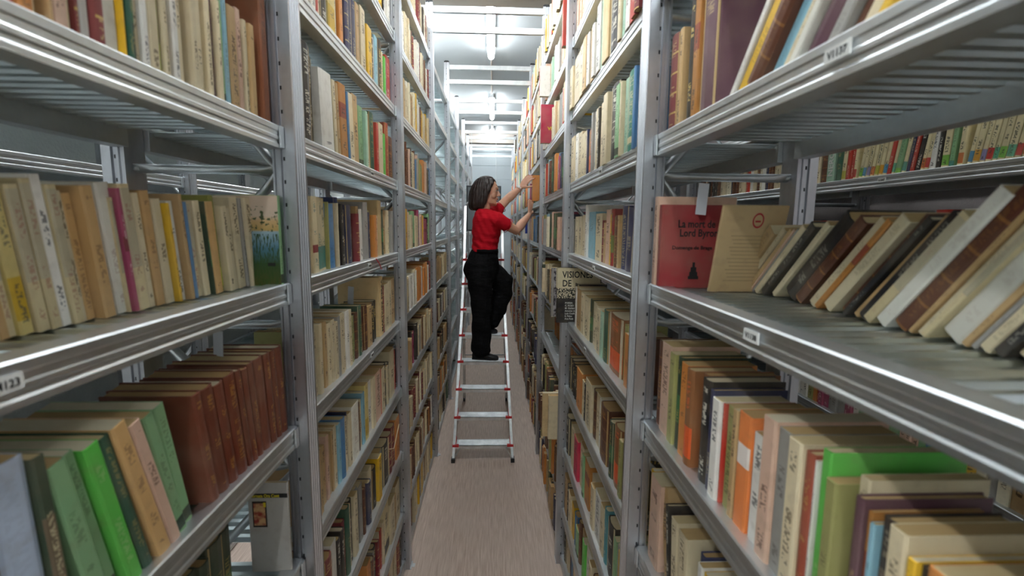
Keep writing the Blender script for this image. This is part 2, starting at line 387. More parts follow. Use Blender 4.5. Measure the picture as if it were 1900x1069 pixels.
# framed board hanging from a far tie bar
bd = thing('hanging_board', 'dark framed grey board hanging across the far part of the aisle behind her head', 'board', (-.168, YL0+6*BAY-UW/2-.04, 1.90))
b = bmesh.new()
for x0, x1, z0, z1 in ((-.287, -.262, 0, .745), (.262, .287, 0, .745), (-.262, .262, .72, .745), (-.262, .262, 0, .025)): box(b, x0, x1, -.012, .012, z0, z1)
part('board_frame', b, plain('dark_frame', '#3A4046', .5), bd)
b = bmesh.new(); box(b, -.262, .262, -.006, .006, .025, .72); part('board_panel', b, plain('board_grey', '#7F878D', .5, .1, .06, 3), bd)
for x in (-.2, .2):
    b = bmesh.new(); tube(b, [(x, 0, .745), (x, .0, 1.60), (x, .03, 1.632)], .003, 6); part('hanging_rod', b, M['galv'], bd)

ROWS = """
L 2 0 -519 1460,24,208,0,c 1485,39,216,0,w 1525,20,211,0,r 1546,24,218,0,c 1571,60,230,0,k 1634,67,230,0,Y 1700,54,240,0,c 1756,38,220,0,o 1794,19,219,0,c 1814,41,220,0,N 1856,49,225,0,n 1906,64,225,0,n 1971,49,240,0,t 2022,73,250,0,c 2097,80,210,0,y 2177,46,210,0,k 2224,8,203,0,w 2234,62,220,0,l 2297,80,230,0,K 2378,37,201,0,c 2415,38,190,0,G 2455,30,190,0,u 2484,95,220,0,r
L 2 1 -519 1380,10,260,0,y 1391,67,270,0,k 1460,67,260,0,k 1528,113,235,4,w 1642,26,230,4,m 1669,31,240,4,c 1702,28,240,4,t 1730,82,250,4,T 1814,24,240,4,b 1839,63,245,4,c 1902,75,260,2,t 1978,67,235,2,g 2046,25,230,0,m 2072,66,230,3,c 2139,80,250,1,E 2220,42,220,0,r 2263,81,230,0,c 2345,14,220,0,y 2360,47,200,0,G 2409,71,260,0,R 2480,99,210,0,B
L 2 2 -527 1391,11,230,0,P 1403,39,230,1,P 1443,45,230,1,P 1488,29,230,1,Q 1518,32,230,1,Q 1551,31,230,1,Q 1583,5,220,0,v 1589,81,215,2,b 1671,8,220,0,c 1681,47,240,2,n 1729,24,220,2,k 1753,45,200,2,K 1799,59,220,2,n 1859,52,220,2,n 1912,34,190,2,d 1947,31,220,2,t 1979,39,210,2,w 2019,70,240,2,s 2090,32,200,1,n 2123,46,210,1,v 2169,48,190,2,o 2218,47,190,0,p 2267,72,260,0,C 2339,28,220,0,e 2368,69,220,0,t 2439,37,220,0,c 2477,61,220,0,w 2539,40,220,0,s
L 2 3 -522 1361,28,217,0,v 1391,22,201,0,c 1414,26,201,0,c 1441,26,222,0,c 1467,30,207,0,c 1499,27,217,0,t 1527,28,207,0,c 1556,30,212,0,c 1587,28,198,0,c 1616,23,212,0,s 1641,35,218,0,c 1677,26,209,0,c 1704,39,215,0,w 1743,28,213,0,c 1772,43,180,0,v 1816,17,180,0,e 1834,37,185,0,B 1871,51,205,0,E 1924,35,190,0,B 1960,54,190,0,B 2015,65,180,0,t 2081,62,180,0,K 2144,63,180,0,K 2208,79,280,0,C 2288,30,230,0,d 2319,93,235,0,c 2412,64,240,0,c 2477,102,240,0,t
L 2 4 -522 1352,29,198,0,t 1382,27,217,0,t 1408,21,213,0,t 1430,19,204,0,v 1451,32,197,0,t 1485,24,220,0,p 1508,26,209,0,t 1536,17,216,0,t 1554,28,221,0,c 1583,30,216,0,l 1614,43,222,0,b 1658,33,207,0,c 1692,9,218,0,n 1703,33,208,0,c 1737,82,220,0,W 1820,30,200,0,B 1851,32,200,0,c 1885,34,220,0,l 1919,51,240,0,Y 1972,67,230,0,w 2039,51,230,0,c 2099,102,230,0,p 2201,10,222,0,r 2213,69,220,0,c 2283,44,221,0,K 2327,32,199,0,c 2361,51,200,0,K 2413,104,250,0,c 2518,61,220,0,r
L 2 5 -517 1351,41,200,0,n 1393,68,220,0,d 1462,50,230,0,w 1512,38,210,0,k 1552,32,220,0,k 1585,31,230,0,d 1617,39,260,0,E 1657,22,250,0,c 1681,35,250,0,k 1717,47,250,0,c 1764,31,250,0,s 1797,51,240,0,s 1849,27,200,0,B 1877,36,200,0,t 1915,45,190,0,n 1961,61,220,0,c 2022,67,190,0,k 2091,61,210,0,y 2152,53,210,0,s 2206,114,210,0,k 2322,79,210,0,d 2402,80,220,0,d 2483,96,230,0,o
L 2 6 -517 1803,66,160,0,y 1870,58,220,0,o 1929,50,190,0,B 1980,19,200,0,s 2000,48,200,0,K 2049,28,200,0,d 2077,53,200,0,c 2131,31,200,0,r 2164,29,220,0,c 2193,116,260,0,S 2310,102,220,0,c 2413,51,200,0,t 2464,115,230,0,c
L 2 7 -517 2160,68,200,0,k 2229,49,180,0,u 2279,67,207,0,c 2348,58,228,0,k 2407,64,213,0,c 2472,51,219,0,d 2524,55,209,0,k
L 2 -1 -517 2095,37,220,0,w 2133,39,217,0,c 2173,42,216,0,s 2216,39,222,0,w 2255,35,222,0,t 2291,37,231,0,c 2329,39,225,0,w 2368,55,200,0,y 2424,16,232,0,k 2442,45,230,0,w 2488,44,234,0,w 2532,47,225,0,w
R 2 0 407 1397,40,224,0,d 1438,39,220,0,r 1479,41,198,0,r 1521,46,204,0,w 1569,9,212,0,s 1580,37,219,0,m 1618,37,202,0,c 1656,128,250,0,k 1785,102,250,0,C 1889,39,250,0,m 1928,73,250,0,w 2002,44,200,0,w 2047,73,216,0,t 2121,58,212,0,w 2182,84,221,0,t 2267,91,223,0,c 2358,167,220,0,c 2526,85,201,0,c
R 2 -1 407 1968,89,187,0,c 2059,100,203,0,w 2160,35,187,0,r 2196,76,210,0,t 2273,82,208,0,w 2356,55,194,0,c 2412,46,190,0,p 2459,47,197,0,t 2507,50,208,0,p 2558,53,188,0,p
R 2 1 417 1422,22,230,0,b 1445,79,235,0,Z 1525,45,230,0,m 1571,19,230,0,c 1591,50,230,0,g 1653,116,260,0,k 1769,68,250,0,c 1837,78,240,0,c 1917,24,230,0,k 1941,67,240,0,c 2008,33,240,0,w 2043,26,240,0,s 2069,113,190,0,O 2183,20,200,0,n 2204,41,200,0,c 2246,80,200,0,c 2327,101,220,0,c 2429,73,230,0,w 2503,108,230,0,c
R 2 2 437 1508,13,170,0,c 1522,79,210,4,n 1602,80,220,0,n 1682,22,190,0,t 1706,45,190,0,B 1751,19,185,0,v 1772,37,215,0,D 1810,29,195,0,y 1840,68,215,0,p 1909,39,165,0,t 1949,56,175,0,d 2007,126,205,0,c 2134,141,215,0,l 2276,51,250,2,w 2328,88,205,0,c 2417,88,200,0,c 2506,105,200,0,c
R 2 3 427 1434,25,180,0,B 1460,70,180,0,o 1531,42,200,0,v 1574,183,210,0,O 1757,86,205,0,E 1845,39,190,0,m 1885,64,190,0,c 1949,65,195,0,c 2016,75,195,0,c 2092,47,200,0,e 2139,107,200,0,c 2248,80,205,0,c 2329,119,210,0,t 2450,41,210,0,w 2492,119,220,0,k
R 2 4 417 1405,64,210,0,k 1470,34,200,0,v 1505,87,220,0,O 1593,51,210,0,e 1644,35,200,0,o 1680,118,220,0,B 1799,31,220,0,w 1832,71,220,0,c 1904,73,210,0,B 1978,122,220,0,c 2102,35,180,0,k 2138,50,180,0,c 2189,138,200,0,o 2328,48,180,0,k 2377,51,180,0,k 2429,53,180,0,K 2483,61,180,0,K 2546,65,180,0,K
R 2 5 417 1381,40,190,0,B 1422,47,200,0,y 1469,46,190,0,s 1516,36,190,0,g 1553,92,210,0,k 1646,42,220,0,z 1690,61,200,0,c 1751,100,200,0,w 1853,58,190,0,c 1911,78,190,0,c 1991,108,210,0,T 2100,41,210,0,g 2141,99,223,0,c 2241,109,210,0,U 2350,95,221,0,c 2446,69,205,0,v 2516,95,216,0,k
R 2 6 417 1591,171,200,0,k 1763,82,190,0,B 1846,53,212,0,c 1900,96,220,0,w 1997,58,207,0,G 2056,78,202,0,t 2136,47,218,0,B 2183,76,140,0,g 2260,67,170,0,b 2329,72,180,0,y 2401,76,203,0,c 2478,48,210,0,k 2527,84,229,0,t
R 2 7 417 2086,99,226,0,k 2186,88,228,0,c 2275,58,210,0,d 2334,62,225,0,b 2397,66,202,0,n 2464,71,205,0,c 2536,75,218,0,k
R 1 1 427 502,21,240,38,t 530,23,240,38,c 561,13,220,38,y 578,22,250,38,c 609,20,250,39,B 636,22,240,39,s 671,41,270,40,M 725,16,260,40,W 748,19,260,41,c 777,32,260,41,l 820,39,250,42,B 873,30,260,42,y 915,16,260,42,w 978,75,245,0,M 1055,28,270,0,T 1083,33,270,0,K 1118,33,240,0,k 1152,22,230,0,t 1175,56,230,0,d
R 1 3 422 336,15,214,0,k 352,16,212,0,c 369,18,190,0,B 388,28,200,0,o 417,12,190,0,K 430,11,190,0,y 442,24,210,0,c 468,22,205,0,X 491,8,190,0,l 500,6,200,0,T 508,15,210,0,M 523,18,225,0,c 542,21,210,0,v 564,18,240,0,G 582,4,220,0,w 586,21,225,0,R 608,32,230,0,c 641,32,230,0,s 672,36,235,0,p 710,36,190,0,w 747,42,210,0,F 790,18,205,0,t 809,31,200,0,v 840,6,200,0,r 847,34,200,0,w 881,18,210,0,n 901,41,220,0,k 943,29,220,0,O 973,38,220,0,O 1013,42,220,0,o 1056,28,225,0,e 1085,36,225,0,v 1122,66,235,0,p 1190,41,230,0,B
R 1 4 427 613,26,219,0,B 640,29,216,0,c 670,32,200,0,d 703,34,180,0,c 738,34,170,0,t 773,38,170,0,c 811,42,180,0,c 854,43,190,0,y 898,22,195,0,w 921,25,200,0,n 948,50,210,-4,c 999,41,210,-6,c 1041,21,220,-10,k 1063,45,240,-14,t 1132,77,240,0,p 1210,21,240,0,y
R 1 5 427 906,38,215,0,c 945,40,227,0,d 986,44,218,0,t 1030,48,217,0,c 1079,52,218,0,k 1132,57,190,0,c 1190,41,200,0,y
R 1 0 427 692,19,220,0,c 711,18,214,0,k 730,20,219,0,t 751,21,203,0,c 774,23,219,0,g 798,25,218,0,c 824,28,202,0,r 852,30,217,0,c 883,29,213,0,k 914,28,201,0,t 942,35,216,0,c 978,28,216,0,n 1007,41,228,0,c 1050,33,209,0,d 1084,43,208,0,t 1129,41,221,0,k 1170,61,213,0,c
L 1 1 -527 553,15,211,0,c 567,14,221,0,t 582,11,222,0,r 593,19,202,0,o 611,20,203,0,c 632,5,220,0,t 636,24,220,0,p 660,18,220,0,c 678,7,220,0,d 686,15,220,0,w 701,15,220,0,d 716,32,230,0,W 747,5,220,0,y
L 1 1 -527 756,13,220,0,E 770,11,220,0,e 781,12,220,0,c 792,15,220,0,w 807,23,220,0,c 830,7,220,0,V 837,11,223,0,c 848,13,203,0,Y 860,15,209,0,w 876,12,213,0,c 888,8,205,0,t 896,15,206,0,c 911,16,205,0,c 927,17,206,0,c 944,17,213,0,c 961,15,204,0,c 976,12,207,0,c 988,9,218,0,M 998,13,197,0,c 1011,8,212,0,g 1019,17,217,0,l 1036,32,205,0,t 1068,15,202,0,k 1083,21,219,0,p 1104,14,203,0,c 1118,21,201,0,t
L 1 2 -622 554,12,201,7,c 566,13,209,7,a 579,11,192,7,q 590,12,198,7,p 602,12,198,7,c 614,5,212,7,q 617,15,201,7,a 632,14,213,7,q 645,20,194,7,Y 666,19,198,7,q 685,17,207,7,q 702,19,214,7,w 720,17,202,7,q 738,10,195,7,c 748,18,192,7,a 766,23,204,7,a 789,16,194,7,w 805,30,212,7,W 836,25,212,7,q 861,25,194,7,s
L 1 2 -577 820,5,190,6,q 826,9,205,6,u 837,28,202,6,q 866,16,200,6,c 883,22,205,6,a 906,25,192,6,c 934,7,186,6,y 941,17,190,6,w 960,10,204,6,t 971,11,190,6,b 983,22,192,6,q 1007,22,194,6,c 1030,4,194,6,e 1034,29,193,6,a 1064,17,208,6,V 1082,20,186,6,c 1104,20,182,6,c 1126,32,208,6,c 1159,12,207,6,s 1171,28,210,6,c
L 1 4 -557 597,21,248,0,t 618,19,263,0,k 636,24,262,0,c 660,21,242,0,B 681,22,257,0,t 703,21,259,0,k 724,25,255,0,c 749,29,251,0,e 779,32,244,0,e 810,28,246,0,T 838,30,242,0,e 867,33,238,0,e 901,56,252,0,e 957,43,244,0,e
R 1 2 605 434,21,240,36,w 461,20,240,36,c 485,22,240,36,t 512,19,240,36,c 536,15,240,36,k 555,16,240,36,c 575,9,240,36,s 586,11,240,36,t 599,32,250,37,W 640,10,240,38,q 652,11,240,38,c 666,9,240,38,t 678,26,250,39,B 710,23,250,40,W 741,18,220,41,q 764,19,220,41,k 789,13,220,42,t 807,12,220,42,k 823,17,220,42,B 846,24,220,43,c 879,12,220,43,T 894,20,220,44,c 923,10,210,44,t 937,25,220,44,B 971,42,220,45,k 1031,15,220,45,c 1053,19,215,45,k 1080,15,215,46,c 1101,8,210,46,s 1113,7,210,46,p 1123,12,210,47,t 1141,11,210,47,l 1156,15,210,47,c 1178,31,200,47,t
L 1 3 -519 861,27,225,9,H 890,36,225,9,H 927,32,220,9,H 960,38,225,8,H 999,20,225,8,H 1019,22,220,7,H 1043,24,225,7,H 1068,41,225,6,H 1110,29,225,5,H 1140,24,225,5,H 1165,34,225,4,H
L 1 3 -519 395,36,250,0,B 435,30,248,1,R 469,28,252,2,X 501,48,262,3,L 553,18,255,4,Z2 597,30,236,11,g 631,20,238,12,g 656,26,238,13,G 687,20,240,14,E 715,28,250,16,a 745,24,240,16,p 770,24,235,14,g 796,26,235,12,g
"""
NSOLO = 360
# ------------------------------------------------------------ books
# code: cover colour, print colour, print amount, band (start, size, colour, mode), hard cover, words for the colour
K = {
 'c': ('#D9C9A6', '#5B4630', 1, None, 0, 'cream'), 'w': ('#E6E2DA', '#3C3A40', 1, None, 0, 'white'), 't': ('#BE9B6A', '#4A3420', 1, None, 0, 'tan'),
 'T': ('#B5762F', '#3A2412', 1, (.55, .2, '#8E3B1E', .5), 0, 'ochre'), 'y': ('#E2B21F', '#3A3218', 1, None, 0, 'yellow'), 'Y': ('#D8C27A', '#4C4A38', 1, (.1, .3, '#C9A21E', .5), 0, 'cream and yellow'),
 'o': ('#CF8238', '#4A1E10', .6, None, 0, 'orange'), 'O': ('#8A5226', '#E8622A', .7, (.1, .32, '#E0561C', .5), 1, 'brown and orange'), 'F': ('#EE8440', '#F4EFE6', 0, (.56, .18, '#F2E6DE', .5), 0, 'orange and white'),
 'r': ('#B93226', '#E9D9C0', .6, None, 0, 'red'), 'R': ('#A23A22', '#C9A75A', .5, None, 1, 'brick red'), 'd': ('#7C1D2A', '#CDB07A', .8, (.0, 1, '#C9A75A', 1), 1, 'maroon gilt'), 'D': ('#8F2A2C', '#5E7A3A', 1, (.25, .3, '#6C7A3E', .5), 1, 'red and green'),
 'n': ('#262F56', '#C2B58A', .6, None, 1, 'navy'), 'N': ('#2C3360', '#D2BE84', .4, (0, 1, '#B7A678', 1), 1, 'gilt-lined navy'), 'b': ('#4A7FAE', '#2A3C50', .3, None, 1, 'blue'), 'l': ('#86B7C9', '#35535E', .5, None, 0, 'light blue'), 'L': ('#B9C7DC', '#7E8CA4', .2, None, 0, 'pale blue'),
 'g': ('#86B482', '#23402A', .5, (.03, .1, '#1F3B28', .5), 0, 'green'), 'G': ('#59C24A', '#EAE6C4', .2, None, 0, 'bright green'), 'E': ('#2A5A46', '#C8B26A', .4, None, 1, 'dark green'), 'e': ('#28402F', '#B9A55C', .7, (.3, .3, '#2F6A42', .5), 1, 'bottle green'), 'm': ('#A9CDB4', '#3F6F58', .6, None, 0, 'mint'),
 'k': ('#17171C', '#D8D2C2', 1, None, 1, 'black'), 'K': ('#121214', '#D6B96A', 1, None, 1, 'black gilt'), 'X': ('#2A2224', '#9A8C78', 1, (.1, .6, '#6B5A4C', .5), 1, 'mottled black'),
 'B': ('#5A2C1A', '#C08A3C', .5, (0, 1, '#8A5A2C', 1), 1, 'brown leather'), 'H': ('#6E2F1A', '#C08A3C', .6, None, 1, 'russet leather'), 'M': ('#5C3A48', '#B79C70', .7, None, 1, 'plum'),
 's': ('#9A9792', '#4A4846', .8, None, 0, 'grey'), 'p': ('#D9B39C', '#6A4438', 1, None, 0, 'pinkish'), 'P': ('#DCCBA4', '#7A8478', 1, (.28, .1, '#8A3236', .5), 0, 'spotted cream'), 'Q': ('#CDBE98', '#4F6C62', 1, (.05, .3, '#3F8074', .5), 0, 'cream and teal'),
 'v': ('#9C9A5C', '#3E4024', .8, None, 0, 'olive'), 'V': ('#8C8F3A', '#C9D23A', .6, (.06, .2, '#B8C62A', .5), 0, 'olive and lime'), 'u': ('#A23A62', '#EBD6D0', .7, (.5, .12, '#7A1030', .5), 0, 'magenta'), 'U': ('#C4234A', '#23161A', 1, None, 0, 'crimson'),
 'C': ('#D6B886', '#5A3A20', 0, None, 0, 'tall buff'), 'W': ('#E3DFD3', '#9A6A60', .5, None, 0, 'off-white'), 'S': ('#E4D5A8', '#38342C', 1, (.06, .2, '#2F2C28', .7), 0, 'cream'), 'a': ('#CFA56C', '#5A3A20', .6, None, 0, 'apricot'), 'q': ('#D2C096', '#9A5A50', .7, (.35, .62, '#B9AE92', .5), 0, 'browned cream'), 'z': ('#3E8C96', '#D9D2B8', .6, None, 1, 'teal'), 'Z': ('#2F7A66', '#D8CBA0', .6, (.1, .08, '#DCCDA2', .5), 1, 'sea green'), 'Z2': ('#3A4A38', '#C8BC98', 1, (.08, .62, '#6A5C48', .5), 0, 'dark labelled'),
 'h': ('#93202A', '#1A1010', .3, None, 0, 'deep red'), 'i': ('#BFA276', '#6B5030', .5, None, 0, 'tan'), 'j': ('#96502C', '#2C1408', .5, None, 0, 'rust'), 'f': ('#E9DFC2', '#6B5A42', 1, None, 0, 'ivory')}
def spine_rot(side):
    c = ((0, 0, 1), (0, -1, 0), (1, 0, 0)) if side == 'L' else ((0, 0, 1), (0, 1, 0), (-1, 0, 0))
    return Matrix(c).transposed().to_euler()
def lighten(c, k): return tuple(min(1, max(0, x*k)) for x in c)
def book_geo(t, h, d, hard):
    """u across the thickness, v inward from the spine, z up. returns (verts, faces, kind) kind 0 board, 1 spine, 2 pages"""
    if hard:
        bt = min(.0035, t*.16); bul = min(.009, t*.16)
        out = [(0, d), (0, bul), (t*.16, bul*.35), (t*.5, 0), (t*.84, bul*.35), (t, bul), (t, d)]
        inn = [(bt, d), (bt, bul+bt), (t*.2, bul*.35+bt), (t*.5, bt), (t*.8, bul*.35+bt), (t-bt, bul+bt), (t-bt, d)]
        sp = {1, 2, 3, 4}
    else:
        bt = min(.0012, t*.1)
        out = [(0, d), (0, .0022), (t*.14, 0), (t*.86, 0), (t, .0022), (t, d)]
        inn = [(bt, d), (bt, .0042), (t*.17, .0026), (t*.83, .0026), (t-bt, .0042), (t-bt, d)]
        sp = {1, 2, 3}
    n = len(out); V = []; F = []; Kd = []
    for z in (0, h): V += [(u, v, z) for u, v in out]
    for z in (0, h): V += [(u, v, z) for u, v in inn]
    for i in range(n-1):
        F.append((i, n+i, n+i+1, i+1)); Kd.append(1 if i in sp else 0)                   # outside
        F.append((2*n+i, 2*n+i+1, 3*n+i+1, 3*n+i)); Kd.append(0)                         # inside
        F.append((n+i, 3*n+i, 3*n+i+1, n+i+1)); Kd.append(0)                             # top edge
        F.append((i, i+1, 2*n+i+1, 2*n+i)); Kd.append(0)                                 # bottom edge
    F.append((0, 2*n, 3*n, n)); Kd.append(0); F.append((n-1, 2*n-1, 4*n-1, 3*n-1)); Kd.append(0)
    # page block
    e = .003 if hard else .0006; z0 = .002 if hard else .0004
    a, b_, c, d_ = bt*1.02, t-bt*1.02, (inn[3][1] if hard else .0024)+.001, d-e
    q = len(V); V += [(x, y, z) for z in (z0, h-z0) for x, y in ((a, c), (b_, c), (b_, d_), (a, d_))]
    PF = [(q, q+3, q+2, q+1), (q+4, q+5, q+6, q+7), (q, q+1, q+5, q+4), (q+1, q+2, q+6, q+5), (q+2, q+3, q+7, q+6), (q+3, q, q+4, q+7)]
    return V, F, Kd, PF
class Acc:
    def __init__(s): s.v = []; s.f = []; s.mi = []; s.col = []; s.ink = []; s.band = []; s.par = []; s.pc = []; s.uv = []
def book_into(A, Bk, which, world=False):
    """append cover (0), pages (1) or both (2) of book Bk to accumulator"""
    t, h, d, code, side, seed, jit = Bk['t'], Bk['h'], Bk['d'], Bk['code'], Bk['side'], Bk['seed'], Bk['jit']
    cc, ic, ta, band, hard, _ = K[code]
    V, F, Kd, PF = book_geo(t, h, d, hard)
    sg = -1 if side == 'L' else 1
    off = len(A.v)
    th = R(Bk['lean']); ct, st = math.cos(th), math.sin(th)
    for (u, v, z) in V:
        if world:
            A.v.append((Bk['x']+v*sg, Bk['y']+u*ct-z*st, Bk['z']+u*st+z*ct))
        else: A.v.append((v*sg, u, z))
    c = lighten(lin(cc), jit); ik = lin(ic)
    if Bk.get('ink'): ik = lin(Bk['ink'])
    bd = band or (0, 0, '#000000', 0); bc = lin(bd[2])
    if Bk.get('bandcol'): bc = lin(Bk['bandcol'])
    pg = Bk['pcol']
    def add(f, mi, spine):
        if side == 'R': f = f[::-1]
        A.f.append(tuple(i+off for i in f)); A.mi.append(mi)
        A.col.append((*c, spine)); A.ink.append((*ik, ta*(.3 if abs(Bk['lean']) > 30 else 1))); A.band.append((*bc, bd[3])); A.par.append((bd[0], bd[1], seed, h)); A.pc.append((*pg, 1))
        for i in f: A.uv += [V[i][0]/t, V[i][2]]
    if which in (0, 2):
        for f, k in zip(F, Kd): add(f, 0, float(k == 1))
    if which in (1, 2):
        for f in PF: add(f, 1 if which == 2 else 0, 0.0)
def acc_mesh(A, name, mats):
    me = D.meshes.new(name)
    used = sorted({i for f in A.f for i in f}); mp = {j: i for i, j in enumerate(used)}
    me.from_pydata([A.v[i] for i in used], [], [tuple(mp[i] for i in f) for f in A.f])
    for q in mats: me.materials.append(q)
    me.polygons.foreach_set('material_index', A.mi)
    for nm, data in (('col', A.col), ('ink', A.ink), ('band', A.band), ('par', A.par), ('pcol', A.pc)):
        at = me.attributes.new(nm, 'FLOAT_COLOR', 'FACE'); at.data.foreach_set('color', [x for q in data for x in q])
    uv = me.uv_layers.new(name='uv'); uv.data.foreach_set('uv', A.uv)
    me.update(); return me
SHELFZ = lambda lv: LV[lv]-.0042
BOOKS = []
PCOLS = ['#CDB98E', '#C2A878', '#D6C8A4', '#BDA070', '#D9CFB4', '#B89868']
def mkbook(side, bay, lv, x, y, t, h, lean, code, d=None, **k):
    z = SHELFZ(lv)
    t = max(.005, t)
    if lean < 0: y0, z0 = y+t*0, z+t*math.sin(R(-lean))
    else: y0, z0 = y, z
    if d is None: d = min(.33, max(.11, h*random.uniform(.66, .76)))
    white = code in 'wkWG'
    pc = lin(random.choice(PCOLS[2:5] if white else PCOLS)); 
    Bk = dict(side=side, bay=bay, lv=lv, x=x, y=y0, z=z0+.0003, t=t-.0013, h=h, d=d, lean=lean, code=code, seed=random.random()*9, jit=random.uniform(.88, 1.1), pcol=pc)
    Bk.update(k); BOOKS.append(Bk); return Bk
for line in ROWS.strip().split('\n'):
    f = line.split(); side, bay, lv, xs = f[0], int(f[1]), int(f[2]), int(f[3])/1000
    for e in f[4:]:
        y, t, h, ln, code = e.split(',')
        y, t, h, ln = int(y)/1000, int(t)/1000, int(h)/1000, float(ln)
        sg = -1 if side == 'L' else 1
        jx = abs(random.gauss(0, .009)) if ln < 20 else abs(random.gauss(0, .012))
        if side == 'R' and lv in (0, 1) and bay == 2: jx = -random.uniform(0, .018)
        if side == 'L' and bay == 1 and lv == 2: xs = -(.662-.075*y)
        if code == 'H': jx = .002
        mkbook(side, bay, lv, xs+sg*jx, y, t, h, ln, code)
# ---- special books, placed by measurement
def special(name, *a, **k): b = mkbook(*a, **k); b['special'] = name; return b
special('orange-brown book the woman is pulling out of the shelf', 'R', 4, 1, .352, 4.475, .042, .232, 0, 'o', d=.16)
special('dark book standing behind the one being pulled out', 'R', 4, 1, .375, 4.52, .05, .20, 0, 'k', d=.16)
special('cream and black art book turned towards the aisle, titled VISION DE', 'R', 2, 3, .343, 2.565, .040, .300, 0, 'k', d=.24, pcol=lin('#D6C8A4'))
special('grey marbled book jutting out beside the far post', 'R', 3, 3, .335, 2.74, .030, .285, 0, 's', d=.2, ink='#2A2A2C')
special('red cloth-look book with black gothic title on its cover', 'R', 1, 2, .413, 1.178, .024, .205, 0, 'h', d=.152, jit=.95)
special('salmon box-like book behind the red gothic one', 'R', 1, 2, .41, 1.205, .026, .226, 0, 'p', d=.2)
special('cream booklet with round red emblem leaning beside red book', 'R', 1, 2, .508, 1.11, .008, .206, 14, 'i', d=.15, jit=1.0)
special('large plain terracotta folder standing at the shelf end', 'L', 1, 1, -.525, 1.163, .034, .285, 0, 'j', d=.31, jit=.9)
special('painted paperback cover with beach grass and water', 'L', 1, 2, -.512, 1.176, .016, .216, 0, 'g', d=.15)
special('magazine with yellow and black title strip and small red picture', 'L', 1, 4, -.520, 1.165, .010, .245, 0, 's', d=.10, jit=1.2)
special('bright red book pulled forward on the upper right shelf', 'R', 3, -1, .365, 2.72, .045, .235, 0, 'r', d=.17)
special('maroon volume with yellow letters jutting into the aisle', 'R', 3, 0, .338, 3.60, .045, .27, 0, 'U', d=.18, jit=.75)
special('white book with four red panels on its spine', 'R', 3, -1, .338, 3.74, .045, .215, 0, 'w', d=.17)
special('tall blue and white book jutting from the far right shelves', 'R', 5, 2, .33, 5.55, .03, .25, 0, 'w', d=.2)
special('tall tan board-covered book with a red letter M, right third bay', 'R', 3, 5, .298, 2.775, .03, .272, 0, 'C', d=.2)
special('tall cream book leaning out beside the tan one lettered M', 'R', 3, 5, .330, 2.735, .03, .275, 3, 'c', d=.2)
# ---- procedural rows
def fill(side, bay, lv, y0, y1, pal, tmin, tmax, h0, h1, x, jut=.0, lean=0, gap=0):
    y = y0; sg = -1 if side == 'L' else 1
    run = 0; code = 'c'; hh = h0
    while y < y1-tmin:
        if run <= 0:
            code = random.choice(pal); run = random.choice((1, 1, 1, 2, 3)); hh = random.uniform(h0, h1)
        run -= 1
        t = random.uniform(tmin, tmax)
        if y+t > y1: break
        mkbook(side, bay, lv, x+sg*(abs(random.gauss(0, .008))-random.random()*jut), y, t, hh+random.uniform(-.003, .003), lean, code)
        y += t+(.0006 if random.random() > gap else random.uniform(.02, .09))
P_OLD = 'ccccttfftBkdsvpYwceo'; P_LIGHT = 'ccwwwffcctsyrpkm'; P_DARK = 'BkdBetcstnovBRKc'; P_MIX = 'cctwkrnobgvyBdslepfou'
for n in range(3, 9):
    a, c = YR0+(n-1)*BAY+.012, YR0+n*BAY-UW-.008
    for lv in ALLV:
        if lv == -2 and n > 7: continue
        pal = P_LIGHT if lv <= 0 else (P_MIX if lv < 3 else (P_OLD if lv < 5 else P_DARK))
        s0 = a
        if n == 4 and lv == 1:
            fill('R', n, lv, a, 4.47, pal, .02, .04, .18, .21, XR+.02, 0); s0 = 4.58
        if n == 5 and lv == 2: s0 = 5.6
        if n == 3 and lv == 0: fill('R', n, lv, a, 3.59, pal, .02, .05, .19, .24, XR+.01, .02); s0 = 3.65
        if n == 3 and lv == -1: fill('R', n, lv, 2.77, 3.73, pal, .02, .05, .19, .24, XR+.01, .02); s0 = 3.79
        if n == 3 and lv == 3: s0 = 2.78
        if n == 3 and lv == 5: s0 = 2.82
        if n == 3 and lv == 4: pal = 'T'                      # the run of plain brown boxes set far back
        h1 = .27 if lv < 1 else .245
        fill('R', n, lv, s0, c, pal, .02, .055, .19, h1, XR+(.10 if pal == 'T' else .004), .0 if pal == 'T' else .03)
LP = {-2: 'cwdck', -1: 'ccwdfB', 0: 'twwwcfsyB', 1: 'ptovscbkB', 2: 'yocpugclkc'}
for lv in ALLV:
    a, c = YL0+2*BAY+.012, YL0+3*BAY-UW-.008
    pal = {**LP, 3: 'okuwcdkmccww', 4: 'kkBctuocs', 5: 'ccccftd', 6: 'jBcwco', 7: 'BcynK'}.get(lv, P_OLD)
    fill('L', 3, lv, a, c, pal, .025, .055, .19, .25, -XL-.008, .012)
for lv in (3, 4, 5, 6, 7):
    fill('L', 4, lv, YL0+3*BAY+.012, YL0+4*BAY-UW-.008, {3: 'ccft', 4: 'wkcBc', 5: 'kBtkc', 6: 'cotB', 7: 'kEwdc'}[lv], .03, .06, .18, .24, -XL-.008, .01)
# hidden-edge fills close to the lens
for lv in (5, 6): fill('L', 1, lv, .35, 1.0, 'tcBk', .03, .05, .2, .26, -XL-.02)
